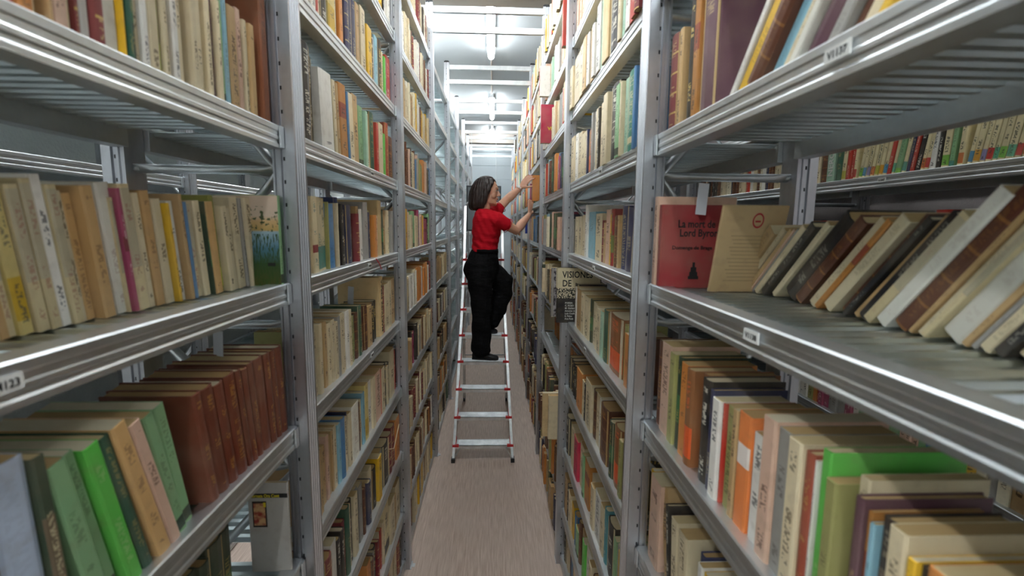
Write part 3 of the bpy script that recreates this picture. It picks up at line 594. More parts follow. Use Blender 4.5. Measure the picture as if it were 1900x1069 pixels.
# far side racks
def series(lv, y0, y1, side='R'):
    y = y0
    cols = ['#5FB08A', '#D9783A', '#E0A030', '#5A9FC4', '#7FC04A', '#9A90B8', '#C23A32', '#B7B040', '#4C9A8A']
    while y < y1:
        r = random.random()
        code = 'S' if r < .8 else random.choice('rknwg')
        t = random.uniform(.016, .03); k = {}
        mkbook(side, 2, lv, 1.665+random.random()*.004, y, t, .183+random.uniform(-.004, .005), 9 if .0 < (y-y0) % .5 < .35 else 3, code, bandcol=random.choice(cols), far=1)
        y += t/math.cos(R(9))+.001+(.012 if .33 < (y-y0) % .5 < .37 else 0)
fr = len(BOOKS)
b0 = YR0+BAY
for (w_, h_, cd_) in ((.06, .20, 'w'),): pass
series(1, b0+.02, 2.28)
for (y_, t_, h_, cd_, tx) in ((2.30, .045, .195, 'E', 0), (2.35, .055, .2, 'm', 'NERON'), (2.41, .04, .19, 'B', 0), (2.455, .03, .185, 'c', 0), (2.49, .06, .2, 'f', 'NERON'), (2.555, .03, .19, 'w', 0)):
    q = mkbook('R', 2, 1, 1.665, y_, t_, h_, 0, cd_, far=1, text=tx)
fill('R', 3, 1, YR0+2*BAY+.012, YR0+3*BAY-UW-.01, 'crcBwyfnBk', .02, .045, .17, .2, 1.668)
fill('R', 1, 1, .2, 1.2, 'SccyrS', .02, .04, .17, .2, 1.668)
for (y_, t_, h_, cd_) in ((1.50, .04, .20, 'c'), (1.56, .05, .215, 'w'), (1.62, .05, .225, 'w'), (1.675, .045, .21, 'n'), (1.73, .05, .225, 'r'), (1.785, .03, .17, 'c'), (1.82, .03, .165, 't'), (1.86, .03, .16, 'w'), (2.38, .05, .19, 'r'), (2.44, .04, .185, 'l'), (2.49, .04, .19, 'o'), (2.54, .04, .185, 'm')):
    mkbook('R', 2, 2, 1.67, y_, t_, h_, 0, cd_, far=1)
fill('R', 2, 2, 1.90, 2.36, 'cowtc', .02, .05, .13, .16, 1.68)
fill('R', 3, 2, YR0+2*BAY+.012, YR0+3*BAY-UW-.01, P_MIX, .02, .045, .17, .22, 1.668)
for lv in (3, 4): fill('R', 2, lv, b0+.02, 2.55, P_MIX, .02, .045, .17, .22, 1.668)
for q in BOOKS[fr:]: q['rack'] = 'far'
# ---- rank by visible size
def shown(q):
    sg = -1 if q['side'] == 'L' else 1; th = R(q['lean'])
    def W(u, v, z): return (q['x']+v*sg, q['y']+u*math.cos(th)-z*math.sin(th), q['z']+u*math.sin(th)+z*math.cos(th))
    a = 0
    quads = [(W(0,0,0), W(q['t'],0,0), W(q['t'],0,q['h']), W(0,0,q['h']))]
    if q.get('special'): quads.append((W(0,0,0), W(0,q['d'],0), W(0,q['d'],q['h']), W(0,0,q['h'])))
    if q['z']+q['h'] < 2.0: quads.append((W(0,0,q['h']), W(q['t'],0,q['h']), W(q['t'],q['d'],q['h']), W(0,q['d'],q['h'])))
    for Q in quads:
        P = [proj(p) for p in Q]
        if any(p is None for p in P): continue
        ar = abs(sum(P[i][0]*P[(i+1) % 4][1]-P[(i+1) % 4][0]*P[i][1] for i in range(4)))/2
        n = 0
        for i in range(5):
            for j in range(7):
                u, v = (i+.5)/5, (j+.5)/7
                x = (P[0][0]*(1-u)+P[1][0]*u)*(1-v)+(P[3][0]*(1-u)+P[2][0]*u)*v; y = (P[0][1]*(1-u)+P[1][1]*u)*(1-v)+(P[3][1]*(1-u)+P[2][1]*u)*v
                n += (0 < x < 1900 and 0 < y < 1069)
        a += ar*n/35
    if q.get('rack') == 'far': a *= .45
    return a
for q in BOOKS: q['area'] = shown(q)+(1e6 if q.get('special') or q.get('text') else 0)
rank = sorted(BOOKS, key=lambda q: -q['area'])
SOLO = [q for q in rank[:NSOLO] if q['area'] > 60]
ids = {id(q) for q in SOLO}
# ---- labels
SH = {('L', 1): {0: 'shelf above the upper left one', 1: 'upper near left shelf', 2: 'near left eye-level shelf', 3: 'near left shelf below eye level', 4: 'lowest near left shelf'},
      ('R', 1): {1: 'upper near right shelf', 2: 'near right eye-level shelf', 3: 'near right shelf below eye level', 4: 'lowest near right shelf', 5: 'bottom near right corner shelf', 0: 'top near right shelf'}}
def shelfname(q):
    if q.get('rack') == 'far': return ('upper' if q['lv'] == 1 else 'lower')+' shelf beyond right aisle'
    if q['bay'] == 1: return SH[(q['side'], 1)].get(q['lv'], 'low near shelf')
    s = 'left' if q['side'] == 'L' else 'right'
    return f"{ {-2: 'topmost', -1: 'highest', 0: 'upper', 1: 'above-eye', 2: 'eye-level', 3: 'chest-level', 4: 'waist-level', 5: 'knee-level', 6: 'low', 7: 'bottom'}[q['lv']]} shelf of {s} {where[q['bay']]} bay"
from collections import defaultdict
rowsd = defaultdict(list)
for q in BOOKS: rowsd[(q['side'], q['bay'], q['lv'], q.get('rack'))].append(q)
pack_c = {}
for key, L in rowsd.items():
    L.sort(key=lambda q: q['y'])
    vis = [q for q in L if q['area'] > 60 or q.get('special')]
    for i, q in enumerate(L):
        q['prev'] = K[L[i-1]['code']][5] if i else None; q['next'] = K[L[i+1]['code']][5] if i+1 < len(L) else None
    for i, q in enumerate(reversed(vis)): q['ord'] = i
M['leather'] = plain('leather_band', '#6B3A1E', .45)
for q in SOLO:
    col = K[q['code']][5]; hard = K[q['code']][4]
    size = 'thick' if q['t'] > .045 else ('slim' if q['t'] < .016 else ('tall' if q['h'] > .24 else ('small' if q['h'] < .185 else '')))
    if q.get('special'): lab = q['special']
    else:
        kind = 'book' if hard else 'paperback'
        lab = ' '.join(x for x in (size if not col.startswith(size or '#') else '', ('leaning' if abs(q['lean']) > 9 else ''), col, kind, ordinal(min(q['ord'], 39))+' from far end of', shelfname(q)) if x)
        ws = lab.split()
        if len(ws) > 16: lab = lab.replace(' from far end of ', ' from far end, ').replace('paperback', 'book')
    grp = 'books on the '+shelfname(q)
    e = thing('book', lab, 'book', (q['x'], q['y'], q['z']), grp, (R(q['lean']), 0, 0))
    A = Acc(); book_into(A, q, 0); link('cover', acc_mesh(A, 'cover', [M['cover']]), e)
    A = Acc(); book_into(A, q, 1); link('pages', acc_mesh(A, 'pages', [M['pages']]), e)
    q['obj'] = e
    if q.get('text'): lettering(q['text'], q['t']*.85, M['whiteink'] if q['code'] == 'm' else M['ink'], e, (-.0006, q['t']*.2, .03), spine_rot('R'))
A = Acc()
for q in BOOKS:
    if id(q) not in ids: book_into(A, q, 2, True)
rest = link('far_books', acc_mesh(A, 'far_books', [M['cover'], M['pages']]))
tag(rest, 'many more small distant book spines filling the further shelves on both sides', 'books', None, 'stuff')
print('books', len(BOOKS), 'solo', len(SOLO), 'min area', SOLO[-1]['area'])

# ---- printed covers of the special books (flat print on the real covers)
def sp(word): return next(q for q in BOOKS if word in q.get('special', ''))
def face_text(q, body, size, v, z, mat, squash=1, al='LEFT'):
    """text on the cover that faces the lens (u=0 side)"""
    sg = -1 if q['side'] == 'L' else 1
    return lettering(body, size, mat, q['obj'], (sg*v, -.0006, z), (R(90), 0, 0), squash=squash, align=al)
def patch(q, v0, v1, z0, z1, mat, off=.0008, name='cover_print'):
    sg = -1 if q['side'] == 'L' else 1; b = bmesh.new(); x0, x1 = sorted((sg*v0, sg*v1)); box(b, x0, x1, -off, .0003, z0, z1); return part(name, b, mat, q['obj'])
q = sp('VISION'); M['cream_print'] = plain('cream_print', '#D8CBA8', .6); M['floral'] = None
t = NT('floral_print'); o = t.objco(); n = t.noise(o, 120, 3); t.set(base=t.mix(t.ramp(n, .49, .52), lin('#15140F'), lin('#D2C6A8')), rough=.6); M['floral'] = t.m
patch(q, .001, .235, .19, .299, M['cream_print']); patch(q, .001, .235, .135, .19, M['floral'])
b = bmesh.new(); box(b, -.0008, .0003, .002, .038, .19, .299); part('spine_print', b, M['cream_print'], q['obj'])
face_text(q, 'VISIONES', .05, .028, .247, M['ink'], .8); face_text(q, 'DE', .05, .028, .200, M['ink'], .8)
for i, tx in enumerate(('POESIA', 'C. ROJO', 'M. Gutierrez', 'Amores de', 'Luis Cuellar', 'E. Palos', 'Ana Ruiz')): face_text(q, tx, .013, .045, .105-.0145*i, M['whiteink'])
q = sp('gothic')
if q['obj']:
    face_text(q, 'La mort de', .026, .040, .150, M['ink'], .8); face_text(q, 'Lord Byron', .026, .045, .128, M['ink'], .8); face_text(q, 'Domenge de Brage', .013, .028, .096, M['ink'])
    b = bmesh.new(); tube(b, [(.085, -.0004, .025), (.085, -.0004, .026)], .001, 4)
    for (x0, x1, z0, z1) in ((.072, .098, .022, .030), (.075, .095, .030, .040), (.078, .092, .040, .052), (.082, .088, .052, .064)): box(b, x0, x1, -.0009, .0003, z0, z1)
    part('cover_emblem', b, M['ink'], q['obj'])
q = sp('round red emblem')
b = bmesh.new(); 
for i in range(20):
    a0, a1 = i*math.pi/10, (i+1)*math.pi/10
    vs = [b.verts.new((.085+r_*math.cos(a), -.0009, .172+r_*1.35*math.sin(a))) for r_, a in ((.013, a0), (.013, a1), (.010, a1), (.010, a0))]; b.faces.new(vs)
box(b, .079, .091, -.0009, .0002, .168, .172); part('cover_emblem', b, M['redink'], q['obj'])
for i in range(13): patch(q, .03+(i % 3)*.004, .135-(i*7 % 5)*.006, .135-.009*i, .1372-.009*i, plain('faded_print', '#A8916A', .7) if i == 0 else D.materials['faded_print'])
q = sp('beach grass')
t = NT('painted_cover'); o = t.objco(); s_ = t.n('ShaderNodeSeparateXYZ'); t.l(o, s_.inputs[0])
r_ = t.n('ShaderNodeValToRGB'); t.l(t.math('DIVIDE', s_.outputs[2], .216), r_.inputs[0]); el = r_.color_ramp.elements
el[0].position = 0; el[0].color = (*lin('#4A4A18'), 1); el[1].position = 1; el[1].color = (*lin('#D2B8A2'), 1)
for p_, c_ in ((.25, '#2C4A2A'), (.42, '#4A7488'), (.60, '#8FAAB8'), (.62, '#B89A5A'), (.72, '#C9A878'), (.78, '#CDBBA8')):
    x = el.new(p_); x.color = (*lin(c_), 1)
g_ = t.noise(t.scalev(o, (90, 1, 18)), 3, 4); msk = t.math('MULTIPLY', t.ramp(g_, .5, .56), t.math('LESS_THAN', s_.outputs[2], .125))
g2_ = t.noise(o, 90, 3); msk2 = t.math('MULTIPLY', t.ramp(g2_, .55, .6), t.math('MULTIPLY', t.math('GREATER_THAN', s_.outputs[2], .13), t.math('LESS_THAN', s_.outputs[2], .19)))
t.set(base=t.mix(msk2, t.mix(msk, r_.outputs[0], lin('#2E4A1C')), lin('#4C5A3A')), rough=.35); M['painting'] = t.m
patch(q, .001, .149, .001, .215, M['painting']); b = bmesh.new(); box(b, -.030, -.012, -.0014, .0003, .048, .056); part('title_strip', b, M['ink'], q['obj'])
q = sp('magazine')
patch(q, .001, .098, .205, .216, M['ink'], .001); face_text(q, 'Giornata Ora Cont', .012, .097, .2065, M['yellowink'], .8).location.y = -.0013
patch(q, .055, .090, .125, .195, plain('picture_frame', '#20140E', .6), .001)
t = NT('magazine_picture'); o = t.objco(); n = t.noise(o, 60, 3); t.set(base=t.mix(t.ramp(n, .4, .6), lin('#8E2A1C'), lin('#C9A070')), rough=.4)
patch(q, .058, .087, .130, .190, t.m, .0014)
b = bmesh.new(); box(b, -.062, -.056, -.0018, .0002, .180, .192); part('cover_print', b, M['yellowink'], q['obj'])
q = sp('four red panels')
b = bmesh.new()
for i in range(4): box(b, -.0012, .0003, .006, .038, .012+i*.050, .054+i*.050)
part('spine_panels', b, plain('red_panel', '#C41E2C', .4), q['obj'])
q = sp('maroon volume'); face_text(q, 'VIDA', .035, .05, .09, M['yellowink']); 
q = sp('red letter M'); face_text(q, 'M', .035, .035, .10, M['redink'])
t = NT('marbled_paper'); o = t.objco(); n = t.noise(o, 45, 5); t.set(base=t.mix(t.ramp(n, .44, .56), lin('#3A3438'), lin('#B4AEB0')), rough=.5); M['marble'] = t.m
q = sp('marbled'); patch(q, .012, .198, .002, .283, M['marble']); b = bmesh.new(); box(b, -.0008, .0003, .003, .026, .002, .283); part('spine_print', b, M['marble'], q['obj'])
q = sp('tall blue'); patch(q, .03, .15, .06, .22, plain('blue_print', '#1F3F9C', .4))
def titled(side, bay, lv, code, body, size, v, dz, mat, spine=False):
    c_ = [q for q in SOLO if (q['side'], q['bay'], q['lv'], q['code']) == (side, bay, lv, code) and not q.get('special')]
    if not c_: print('no book for', body); return
    q = c_[0]
    if spine:
        sg = -1 if side == 'L' else 1
        lettering(body, size, mat, q['obj'], (-.0007*sg, q['t']*(.75 if side == 'L' else .25), dz), spine_rot(side))
    else: face_text(q, body, size, v, q['h']-dz, mat)
titled('L', 2, 3, 'C', 'MARTINEZ SIERRA', .03, 0, .02, M['ink'], True)
titled('R', 2, 4, 'k', 'CRISTALES', .03, .02, .05, M['goldink']); 
# ---- paper slips tucked into books
slb = bmesh.new(); box(slb, -.0005, .0005, -.014, .014, 0, .075); SLIP = mesh_of(slb, M['slip'])
for (x_, y_, z_, rz, lab) in ((-.60, 1.45, 1.665, 60, 'white paper slip rising from the cream paperbacks on the left'), (-.60, 2.02, 1.665, 70, 'white paper slip in front of the tall buff book on the left'), (-.60, 2.06, 1.29, 70, 'white paper slip above the pale books of the left waist-level shelf'),
    (-.60, 1.52, 1.29, 65, 'square white slip among the tan paperbacks, left second bay'), (-.62, 1.93, 1.31, 60, 'bent white slip over the green book top, left second bay'), (-.62, 1.80, .93, 65, 'grey slip low in the left second bay among thick books'), (-.62, 1.08, 1.685, 70, 'white slip standing above the russet leather set'), (.50, 1.16, 2.03, 100, 'lilac paper slip rising behind the red gothic book')):
    o = link('paper_slip', SLIP, None, (x_, y_, z_), (R(4), 0, R(rz))); tag(o, lab, 'paper slip', 'paper slips tucked among the books')
# strings tied round bundles
b = bmesh.new(); tube(b, [(-.508, 2.27, .90), (-.506, 2.36, .86), (-.506, 2.50, .93)], .0022, 6); tag(part('string', b, M['string']), 'cream string tied round the maroon books, left second bay', 'string', 'strings round books')
b = bmesh.new(); tube(b, [(-.498, 2.06, 1.853), (-.4995, 2.12, 1.83), (-.4995, 2.16, 1.80)], .0022, 6); tag(part('ribbon', b, M['redstring']), 'red ribbon hanging over the left eye-level beam', 'ribbon')
# ------------------------------------------------------------ step ladder
lad = thing('step_ladder', 'tall aluminium step ladder with red corner caps standing in the aisle', 'ladder', (0, 0, 0))
cx = lambda z: -.0825-.0068*z
hw = lambda z: .2525-.0475*z if z < 1.5 else .181-.012*(z-1.5)
yf = lambda z: 3.885+.363*z
for s in (-1, 1):
    b = bmesh.new()
    zs = [0.02, .4, .8, 1.2, 1.62, 2.18 if s < 0 else 2.1]
    for a, c in zip(zs, zs[1:]):
        P = [(cx(z)+s*hw(z), yf(z), z) for z in (a, c)]
        sec = [(-.011, -.02), (.011, -.02), (.011, .02), (-.011, .02)]
        vs = [[b.verts.new((p[0]+q[0], p[1]+q[1], p[2])) for q in sec] for p in P]
        for k in range(4): b.faces.new((vs[0][k], vs[0][(k+1) % 4], vs[1][(k+1) % 4], vs[1][k]))
        b.faces.new(vs[0]); b.faces.new(vs[1][::-1])
    part('rail', b, M['alu'], lad)
    b = bmesh.new(); x = cx(0)+s*hw(0); box(b, x-.016, x+.016, yf(0)-.028, yf(0)+.028, 0, .035); part('rubber_foot', b, M['cap'], lad)
    b = bmesh.new(); tube(b, [(cx(.6)+s*.24, 5.30, .035), (cx(1.2)+s*.21, 4.86, .95), (cx(1.6)+s*.175, 4.53, 1.66)], [(.014, .02)]*3, 4); part('rear_leg', b, M['alu'], lad)
    b = bmesh.new(); tube(b, [(cx(.6)+s*.24-.012, 5.30, .025), (cx(.6)+s*.24+.012, 5.30, .025)], .025, 14); part('caster', b, M['cap'], lad)
    b = bmesh.new(); box(b, cx(.6)+s*.24-.017, cx(.6)+s*.24+.017, 5.285, 5.315, .03, .085); part('caster_bracket', b, M['label'], lad)
    b = bmesh.new(); tube(b, [(cx(0)+s*(hw(0)-.004), yf(.02)-.012, .03), (cx(0)+s*(hw(0)-.06), yf(.12)-.012, .11)], [(.003, .009)]*2, 6); part('corner_strut', b, M['alu'], lad)
    b = bmesh.new(); tube(b, [(cx(1)+s*hw(1), yf(1), 1.0), (cx(1)+s*.22, 4.86, 1.0)], .006, 6); part('spreader_bar', b, M['alu'], lad)
b = bmesh.new(); tube(b, [(cx(.6)-.24, 5.28, .13), (cx(.6)+.24, 5.28, .13)], [(.012, .018)]*2, 4); part('cross_bar', b, M['alu'], lad)
b = bmesh.new(); tube(b, [(cx(.6)-.225, 5.03, .62), (cx(.6)+.225, 5.03, .62)], [(.01, .014)]*2, 4); part('cross_bar', b, M['alu'], lad)
for k, z in enumerate((.128, .348, .572, .797, 1.017, 1.238, 1.463, 1.68)):
    y = yf(z); h = hw(z)-.010; X = cx(z); dp = .125 if k < 7 else .25
    b = bmesh.new()
    box(b, X-h, X+h, y-.015, y-.009, z-.030, z); box(b, X-h, X+h, y+dp-.02, y+dp-.014, z-.02, z)
    box(b, X-h, X+h, y-.015, y+dp-.014, z-.003, z)
    for r_ in range(9): box(b, X-h+.02, X+h-.02, y-.004+r_*(dp-.02)/9, y-.001+r_*(dp-.02)/9, z, z+.0018)
    st = part('step' if k < 7 else 'platform', b, M['alu'], lad)
    for s in (-1, 1):
        b = bmesh.new(); x0, x1 = sorted((X+s*(h-.030), X+s*(h+.024))); 
        prism(b, [(y-.026, z-.006), (y-.026, z+.010), (y+.02, z+.018), (y+.05, z+.055), (y+.062, z+.055), (y+.10, z+.010), (y+.10, z-.004)], min(X+s*(h-.006), X+s*(h+.008)), max(X+s*(h-.006), X+s*(h+.008)), 'x')
        box(b, x0, x1, y-.028, y-.004, z-.008, z+.010)
        part('corner_cap', b, M['red_plastic'], st)
b = bmesh.new(); tube(b, [(cx(2.1)-hw(2.1), yf(2.15), 2.17), (cx(2.1)-hw(2.1)+.02, yf(2.15)+.02, 2.21), (cx(2.1)+hw(2.1)-.02, yf(2.15)+.02, 2.21), (cx(2.1)+hw(2.1), yf(2.1), 2.10)], .012, 10); part('guard_rail', b, M['alu'], lad, True)

# ------------------------------------------------------------ woman on the ladder
def solid(name, rings_list, voxel, mat, parent, smooth_it=4, extra=None, sub=True, disp=None):
    """several closed lofts fused into one continuous skin"""
    b = bmesh.new()
    for rg in rings_list: loft(b, rg)
    if extra: extra(b)
    me = mesh_of(b, mat, True, name); o = link(name, me)
    md = o.modifiers.new('r', 'REMESH'); md.mode = 'VOXEL'; md.voxel_size = voxel; md.use_smooth_shade = True
    ms = o.modifiers.new('s', 'SMOOTH'); ms.iterations = smooth_it; ms.factor = .5
    bpy.context.view_layer.update()
    me2 = D.meshes.new_from_object(o.evaluated_get(bpy.context.evaluated_depsgraph_get()))
    D.objects.remove(o)
    if disp:
        for v in me2.vertices:
            d_ = disp(v.co, v.normal)
            if d_: v.co += v.normal*d_
    for p in me2.polygons: p.use_smooth = True
    o = link(name, me2, parent); return o
def limb(pts, rad, n=None):
    """rings along a polyline; rad = radii (or pairs)"""
    pts = [Vector(p) for p in pts]; out = []; pa = None
    for i, p in enumerate(pts):
        d = (pts[min(i+1, len(pts)-1)]-pts[max(i-1, 0)]).normalized()
        a = (Vector((0, 1, 0))-d*d.y)
        a = a.normalized() if a.length > .05 else d.orthogonal().normalized()
        c = d.cross(a); r = rad[i]; ra, rb = r if isinstance(r, tuple) else (r, r)
        out.append((p, a*ra, c*rb))
    e = out[0]; dd = (pts[0]-pts[1]).normalized(); out.insert(0, (e[0]+dd*min(e[1].length, e[2].length)*.6, e[1]*.5, e[2]*.5))
    e = out[-1]; dd = (pts[-1]-pts[-2]).normalized(); out.append((e[0]+dd*min(e[1].length, e[2].length)*.6, e[1]*.5, e[2]*.5))
    return out
def ell(c, rx, ry, rz, ax=None, n=9):
    """ellipsoid as loft along z"""
    c = Vector(c); out = []
    for i in range(n):
        a = -math.pi/2+math.pi*(i+.35)/(n-.3); k = math.cos(a)
        out.append((c+Vector((0, 0, rz*math.sin(a))), Vector((rx*k, 0, 0)), Vector((0, ry*k, 0))))
    return out
def fold(v):
    return .0
skin_t = NT('skin'); o_ = skin_t.objco(); n_ = skin_t.noise(o_, 25, 3)
skin_t.set(base=skin_t.mix(n_, lin('#D09A80'), lin('#E0B196')), rough=.48, sub=.08); skin_t.b.inputs['Subsurface Radius'].default_value = (.02, .008, .004); M['skin'] = skin_t.m
hair_t = NT('hair'); o_ = hair_t.objco(); n_ = hair_t.noise(hair_t.scalev(o_, (160, 160, 9)), 1, 4)
hair_t.set(base=hair_t.mix(n_, lin('#120C0B'), lin('#33211B')), rough=.38, spec=.5); hair_t.bump(n_, .6, .004); M['hair'] = hair_t.m
def cloth(name, c, bump):
    t = NT(name); o = t.objco(); n = t.noise(t.scalev(o, (1, 1, 3.2)), 9, 3); f = t.noise(o, 500, 2)
    t.set(base=t.mix(f, tuple(x*.85 for x in lin(c)), lin(c)), rough=.85, spec=.15); t.bump(n, bump, .03); return t.m
M['tshirt'] = cloth('red_jersey', '#CC1728', .35); M['trouser'] = cloth('black_cloth', '#131315', .5)
wom = thing('person', 'woman in red t-shirt and black trousers on the ladder reaching for a book', 'person', (0, 0, 0))
# facing mostly towards the right shelves, turned a little away from the lens
NB = Vector((-.088, 4.21, 2.135))
HC = Vector((-.050, 4.22, 2.285))
fd = Vector((math.cos(R(-4)), math.sin(R(-4)), -.08)).normalized(); sd = Vector((-fd.y, fd.x, 0)).normalized(); ud = fd.cross(sd)
def H(f, s, u): return HC+fd*f+sd*s+ud*u
def hring(f, u, rf, rs): return (H(f, 0, u), fd*rf, sd*rs)
head = [hring(-.008, -.125, .010, .010), hring(.022, -.115, .034, .028), hring(.020, -.098, .058, .045), hring(.006, -.075, .071, .056), hring(.0, -.045, .078, .064), hring(-.004, -.01, .086, .070), hring(-.008, .03, .091, .073), hring(-.012, .065, .085, .067), hring(-.014, .095, .064, .052), hring(-.014, .113, .034, .028), hring(-.014, .119, .01, .01)]
nose = [(H(.079, 0, .020), fd*.006, sd*.006), (H(.087, 0, .004), fd*.011, sd*.009), (H(.097, 0, -.016), fd*.014, sd*.012), (H(.096, 0, -.026), fd*.014, sd*.016), (H(.084, 0, -.032), fd*.008, sd*.010)]
def smallell(c, a, b_, c_): 
    out = []
    for i in range(7):
        t_ = -math.pi/2+math.pi*(i+.4)/6.8; k = math.cos(t_); out.append((Vector(c)+ud*c_*math.sin(t_), fd*a*k, sd*b_*k))
    return out
brow = smallell(H(.074, 0, .034), .014, .045, .012); lipu = smallell(H(.079, 0, -.050), .013, .020, .008); lipd = smallell(H(.077, 0, -.062), .013, .018, .008); chin = smallell(H(.066, 0, -.096), .020, .020, .020)
cheekN = smallell(H(.045, -.036, -.030), .028, .024, .030); cheekF = smallell(H(.045, .036, -.030), .028, .024, .030)
earN = smallell(H(-.012, -.073, -.012), .016, .009, .031); earF = smallell(H(-.012, .073, -.012), .016, .009, .031)
neck = limb([NB+Vector((-.005, 0, -.06)), NB+Vector((.0, 0, 0)), HC+Vector((-.022, 0, -.085)), HC+Vector((-.008, 0, -.02))], [.062, .052, .048, .05])
tor = [((-.108, 4.225, 1.60), (.125, 0, 0), (0, .150, 0)), ((-.09, 4.225, 1.75), (.098, 0, 0), (0, .125, 0)), ((-.075, 4.22, 1.86), (.105, 0, 0), (0, .130, 0)), ((-.062, 4.215, 1.98), (.118, 0, 0), (0, .145, 0)), ((-.07, 4.215, 2.06), (.098, 0, 0), (0, .155, 0)), ((-.082, 4.21, 2.115), (.06, 0, 0), (0, .10, 0)), ((-.088, 4.21, 2.14), (.035, 0, 0), (0, .05, 0))]
rs, re_, rw = Vector((-.002, 4.085, 2.065)), Vector((.196, 4.19, 1.955)), Vector((.318, 4.345, 2.098))
ls, le, lw = Vector((-.020, 4.36, 2.085)), Vector((.118, 4.44, 2.232)), Vector((.245, 4.485, 2.345))
arms = [limb([rs+Vector((-.03, .02, 0)), rs.lerp(re_, .25), rs.lerp(re_, .65), re_, re_.lerp(rw, .3), re_.lerp(rw, .75), rw], [.050, .048, .043, .040, .042, .029, (.024, .021)]),
        limb([ls+Vector((-.03, -.02, -.01)), ls.lerp(le, .25), ls.lerp(le, .65), le, le.lerp(lw, .3), le.lerp(lw, .75), lw], [.050, .047, .041, .038, .040, .027, (.024, .020)])]
def hand(wr, palm_dir, across, normal, curl, spread=1.0, L=1.0, thumb=1):
    """palm plus four fingers and a thumb; across points to the index side, normal out of the back of the hand"""
    pd, ac, nn = [Vector(x).normalized() for x in (palm_dir, across, normal)]
    out = [limb([wr-pd*.01, wr+pd*.03, wr+pd*.075*L, wr+pd*.088*L], [(.022, .018), (.030, .016), (.038, .014), (.034, .011)])]
    out[0] = [(p, ac*r_, nn*h_) for p, r_, h_ in ((wr-pd*.012, .020, .016), (wr+pd*.02, .026, .016), (wr+pd*.05, .036, .015), (wr+pd*.08*L, .038, .013), (wr+pd*.090*L, .032, .008))]
    for i, (off, ln_) in enumerate(((.029, .068), (.010, .076), (-.009, .071), (-.027, .056))):
        p = wr+pd*.080*L+ac*off; d = (pd+ac*(.10*(1.5-i)*spread)).normalized(); pts = [p-d*.012]
        q_ = p; dd = d
        for s_, kf in ((.42, 0), (.32, 1), (.26, 2)):
            q_ = q_+dd*ln_*s_; pts.append(q_); dd = (dd-nn*curl).normalized()
        out.append(limb(pts, [.0088, .0085, .0078, .0066]))
    p = wr+pd*.022+ac*.022; d = (pd*.62+ac*.8-nn*.25).normalized(); q1 = p+d*.040; d2 = (pd*.9+ac*.35-nn*.4*thumb).normalized(); q2 = q1+d2*.030
    out.append(limb([p-d*.01, q1, q2, q2+d2*.012], [.014, .0105, .0085, .007]))
    return out
HR = hand(rw, (.10, .42, .90), (.55, .70, -.38), (.2, -.75, .35), .16, .7)
HL = hand(lw, (.62, .05, .78), (.55, -.55, -.50), (-.75, -.1, .6), .30, .8)
legs = [limb([(-.115, 4.17, 1.58), (-.10, 4.19, 1.30), (-.108, 4.215, .95), (-.118, 4.235, .86)], [.085, .058, .042, .038]), limb([(-.09, 4.30, 1.58), (.108, 4.32, 1.45), (.0, 4.33, 1.16), (-.115, 4.34, 1.10)], [.085, .058, .044, .038])]
body = solid('body', [head, nose, brow, lipu, lipd, chin, cheekN, cheekF, earN, earF, neck, tor]+arms+HR+HL+legs, .0042, M['skin'], wom, 3)
# t-shirt
rsl = rs.lerp(re_, .56); lsl = ls.lerp(le, .50)
sh = [[((-.078, 4.225, 1.765), (.112, 0, 0), (0, .140, 0)), ((-.078, 4.225, 1.80), (.113, 0, 0), (0, .140, 0)), ((-.070, 4.22, 1.87), (.117, 0, 0), (0, .143, 0)), ((-.058, 4.215, 1.98), (.131, 0, 0), (0, .158, 0)), ((-.068, 4.213, 2.06), (.112, 0, 0), (0, .170, 0)), ((-.078, 4.21, 2.11), (.082, 0, 0), (0, .135, 0)), ((-.086, 4.21, 2.138), (.060, 0, 0), (0, .080, 0))],
      limb([rs+Vector((-.045, .04, -.005)), rs.lerp(re_, .15), rs.lerp(re_, .35), rsl], [.068, .066, .062, .059]), limb([ls+Vector((-.045, -.04, -.01)), ls.lerp(le, .15), ls.lerp(le, .35), lsl], [.066, .064, .060, .057])]
def shirt_fold(co, nr):
    return .0035*math.sin(co.z*95+co.x*30+math.sin(co.y*22)*1.3)*max(0, min(1, (2.0-co.z)/.15))+.002*math.sin(co.x*110+co.z*60)
solid('t_shirt', sh, .007, M['tshirt'], wom, 5, disp=shirt_fold)
for nm_, q_, r_ in (('sleeve_hem', rsl, .061), ('sleeve_hem', lsl, .059)):
    b = bmesh.new(); dd = ((re_-rs) if q_ is rsl else (le-ls)).normalized(); a = dd.orthogonal().normalized(); c_ = dd.cross(a)
    pts = [q_+dd*.012+(a*math.cos(i*math.pi/10)+c_*math.sin(i*math.pi/10))*r_*.985 for i in range(21)]; tube(b, pts, .0028, 6); part(nm_, b, M['tshirt'], wom, True)
# trousers: one garment, waist, hips and two wide legs
tr = [[((-.072, 4.225, 1.795), (.108, 0, 0), (0, .136, 0)), ((-.085, 4.225, 1.75), (.125, 0, 0), (0, .145, 0)), ((-.102, 4.228, 1.67), (.150, 0, 0), (0, .165, 0)), ((-.112, 4.23, 1.60), (.152, 0, 0), (0, .170, 0)), ((-.108, 4.23, 1.53), (.135, 0, 0), (0, .150, 0)), ((-.09, 4.23, 1.48), (.09, 0, 0), (0, .10, 0))],
      limb([(-.118, 4.165, 1.62), (-.112, 4.17, 1.48), (-.098, 4.19, 1.30), (-.104, 4.205, 1.10), (-.112, 4.225, .875)], [.115, .108, .098, .088, .088]),
      limb([(-.08, 4.30, 1.60), (.0, 4.31, 1.56), (.085, 4.32, 1.485), (.085, 4.325, 1.40), (.040, 4.33, 1.24), (-.025, 4.335, 1.115)], [.118, .112, .098, .088, .080, .076])]
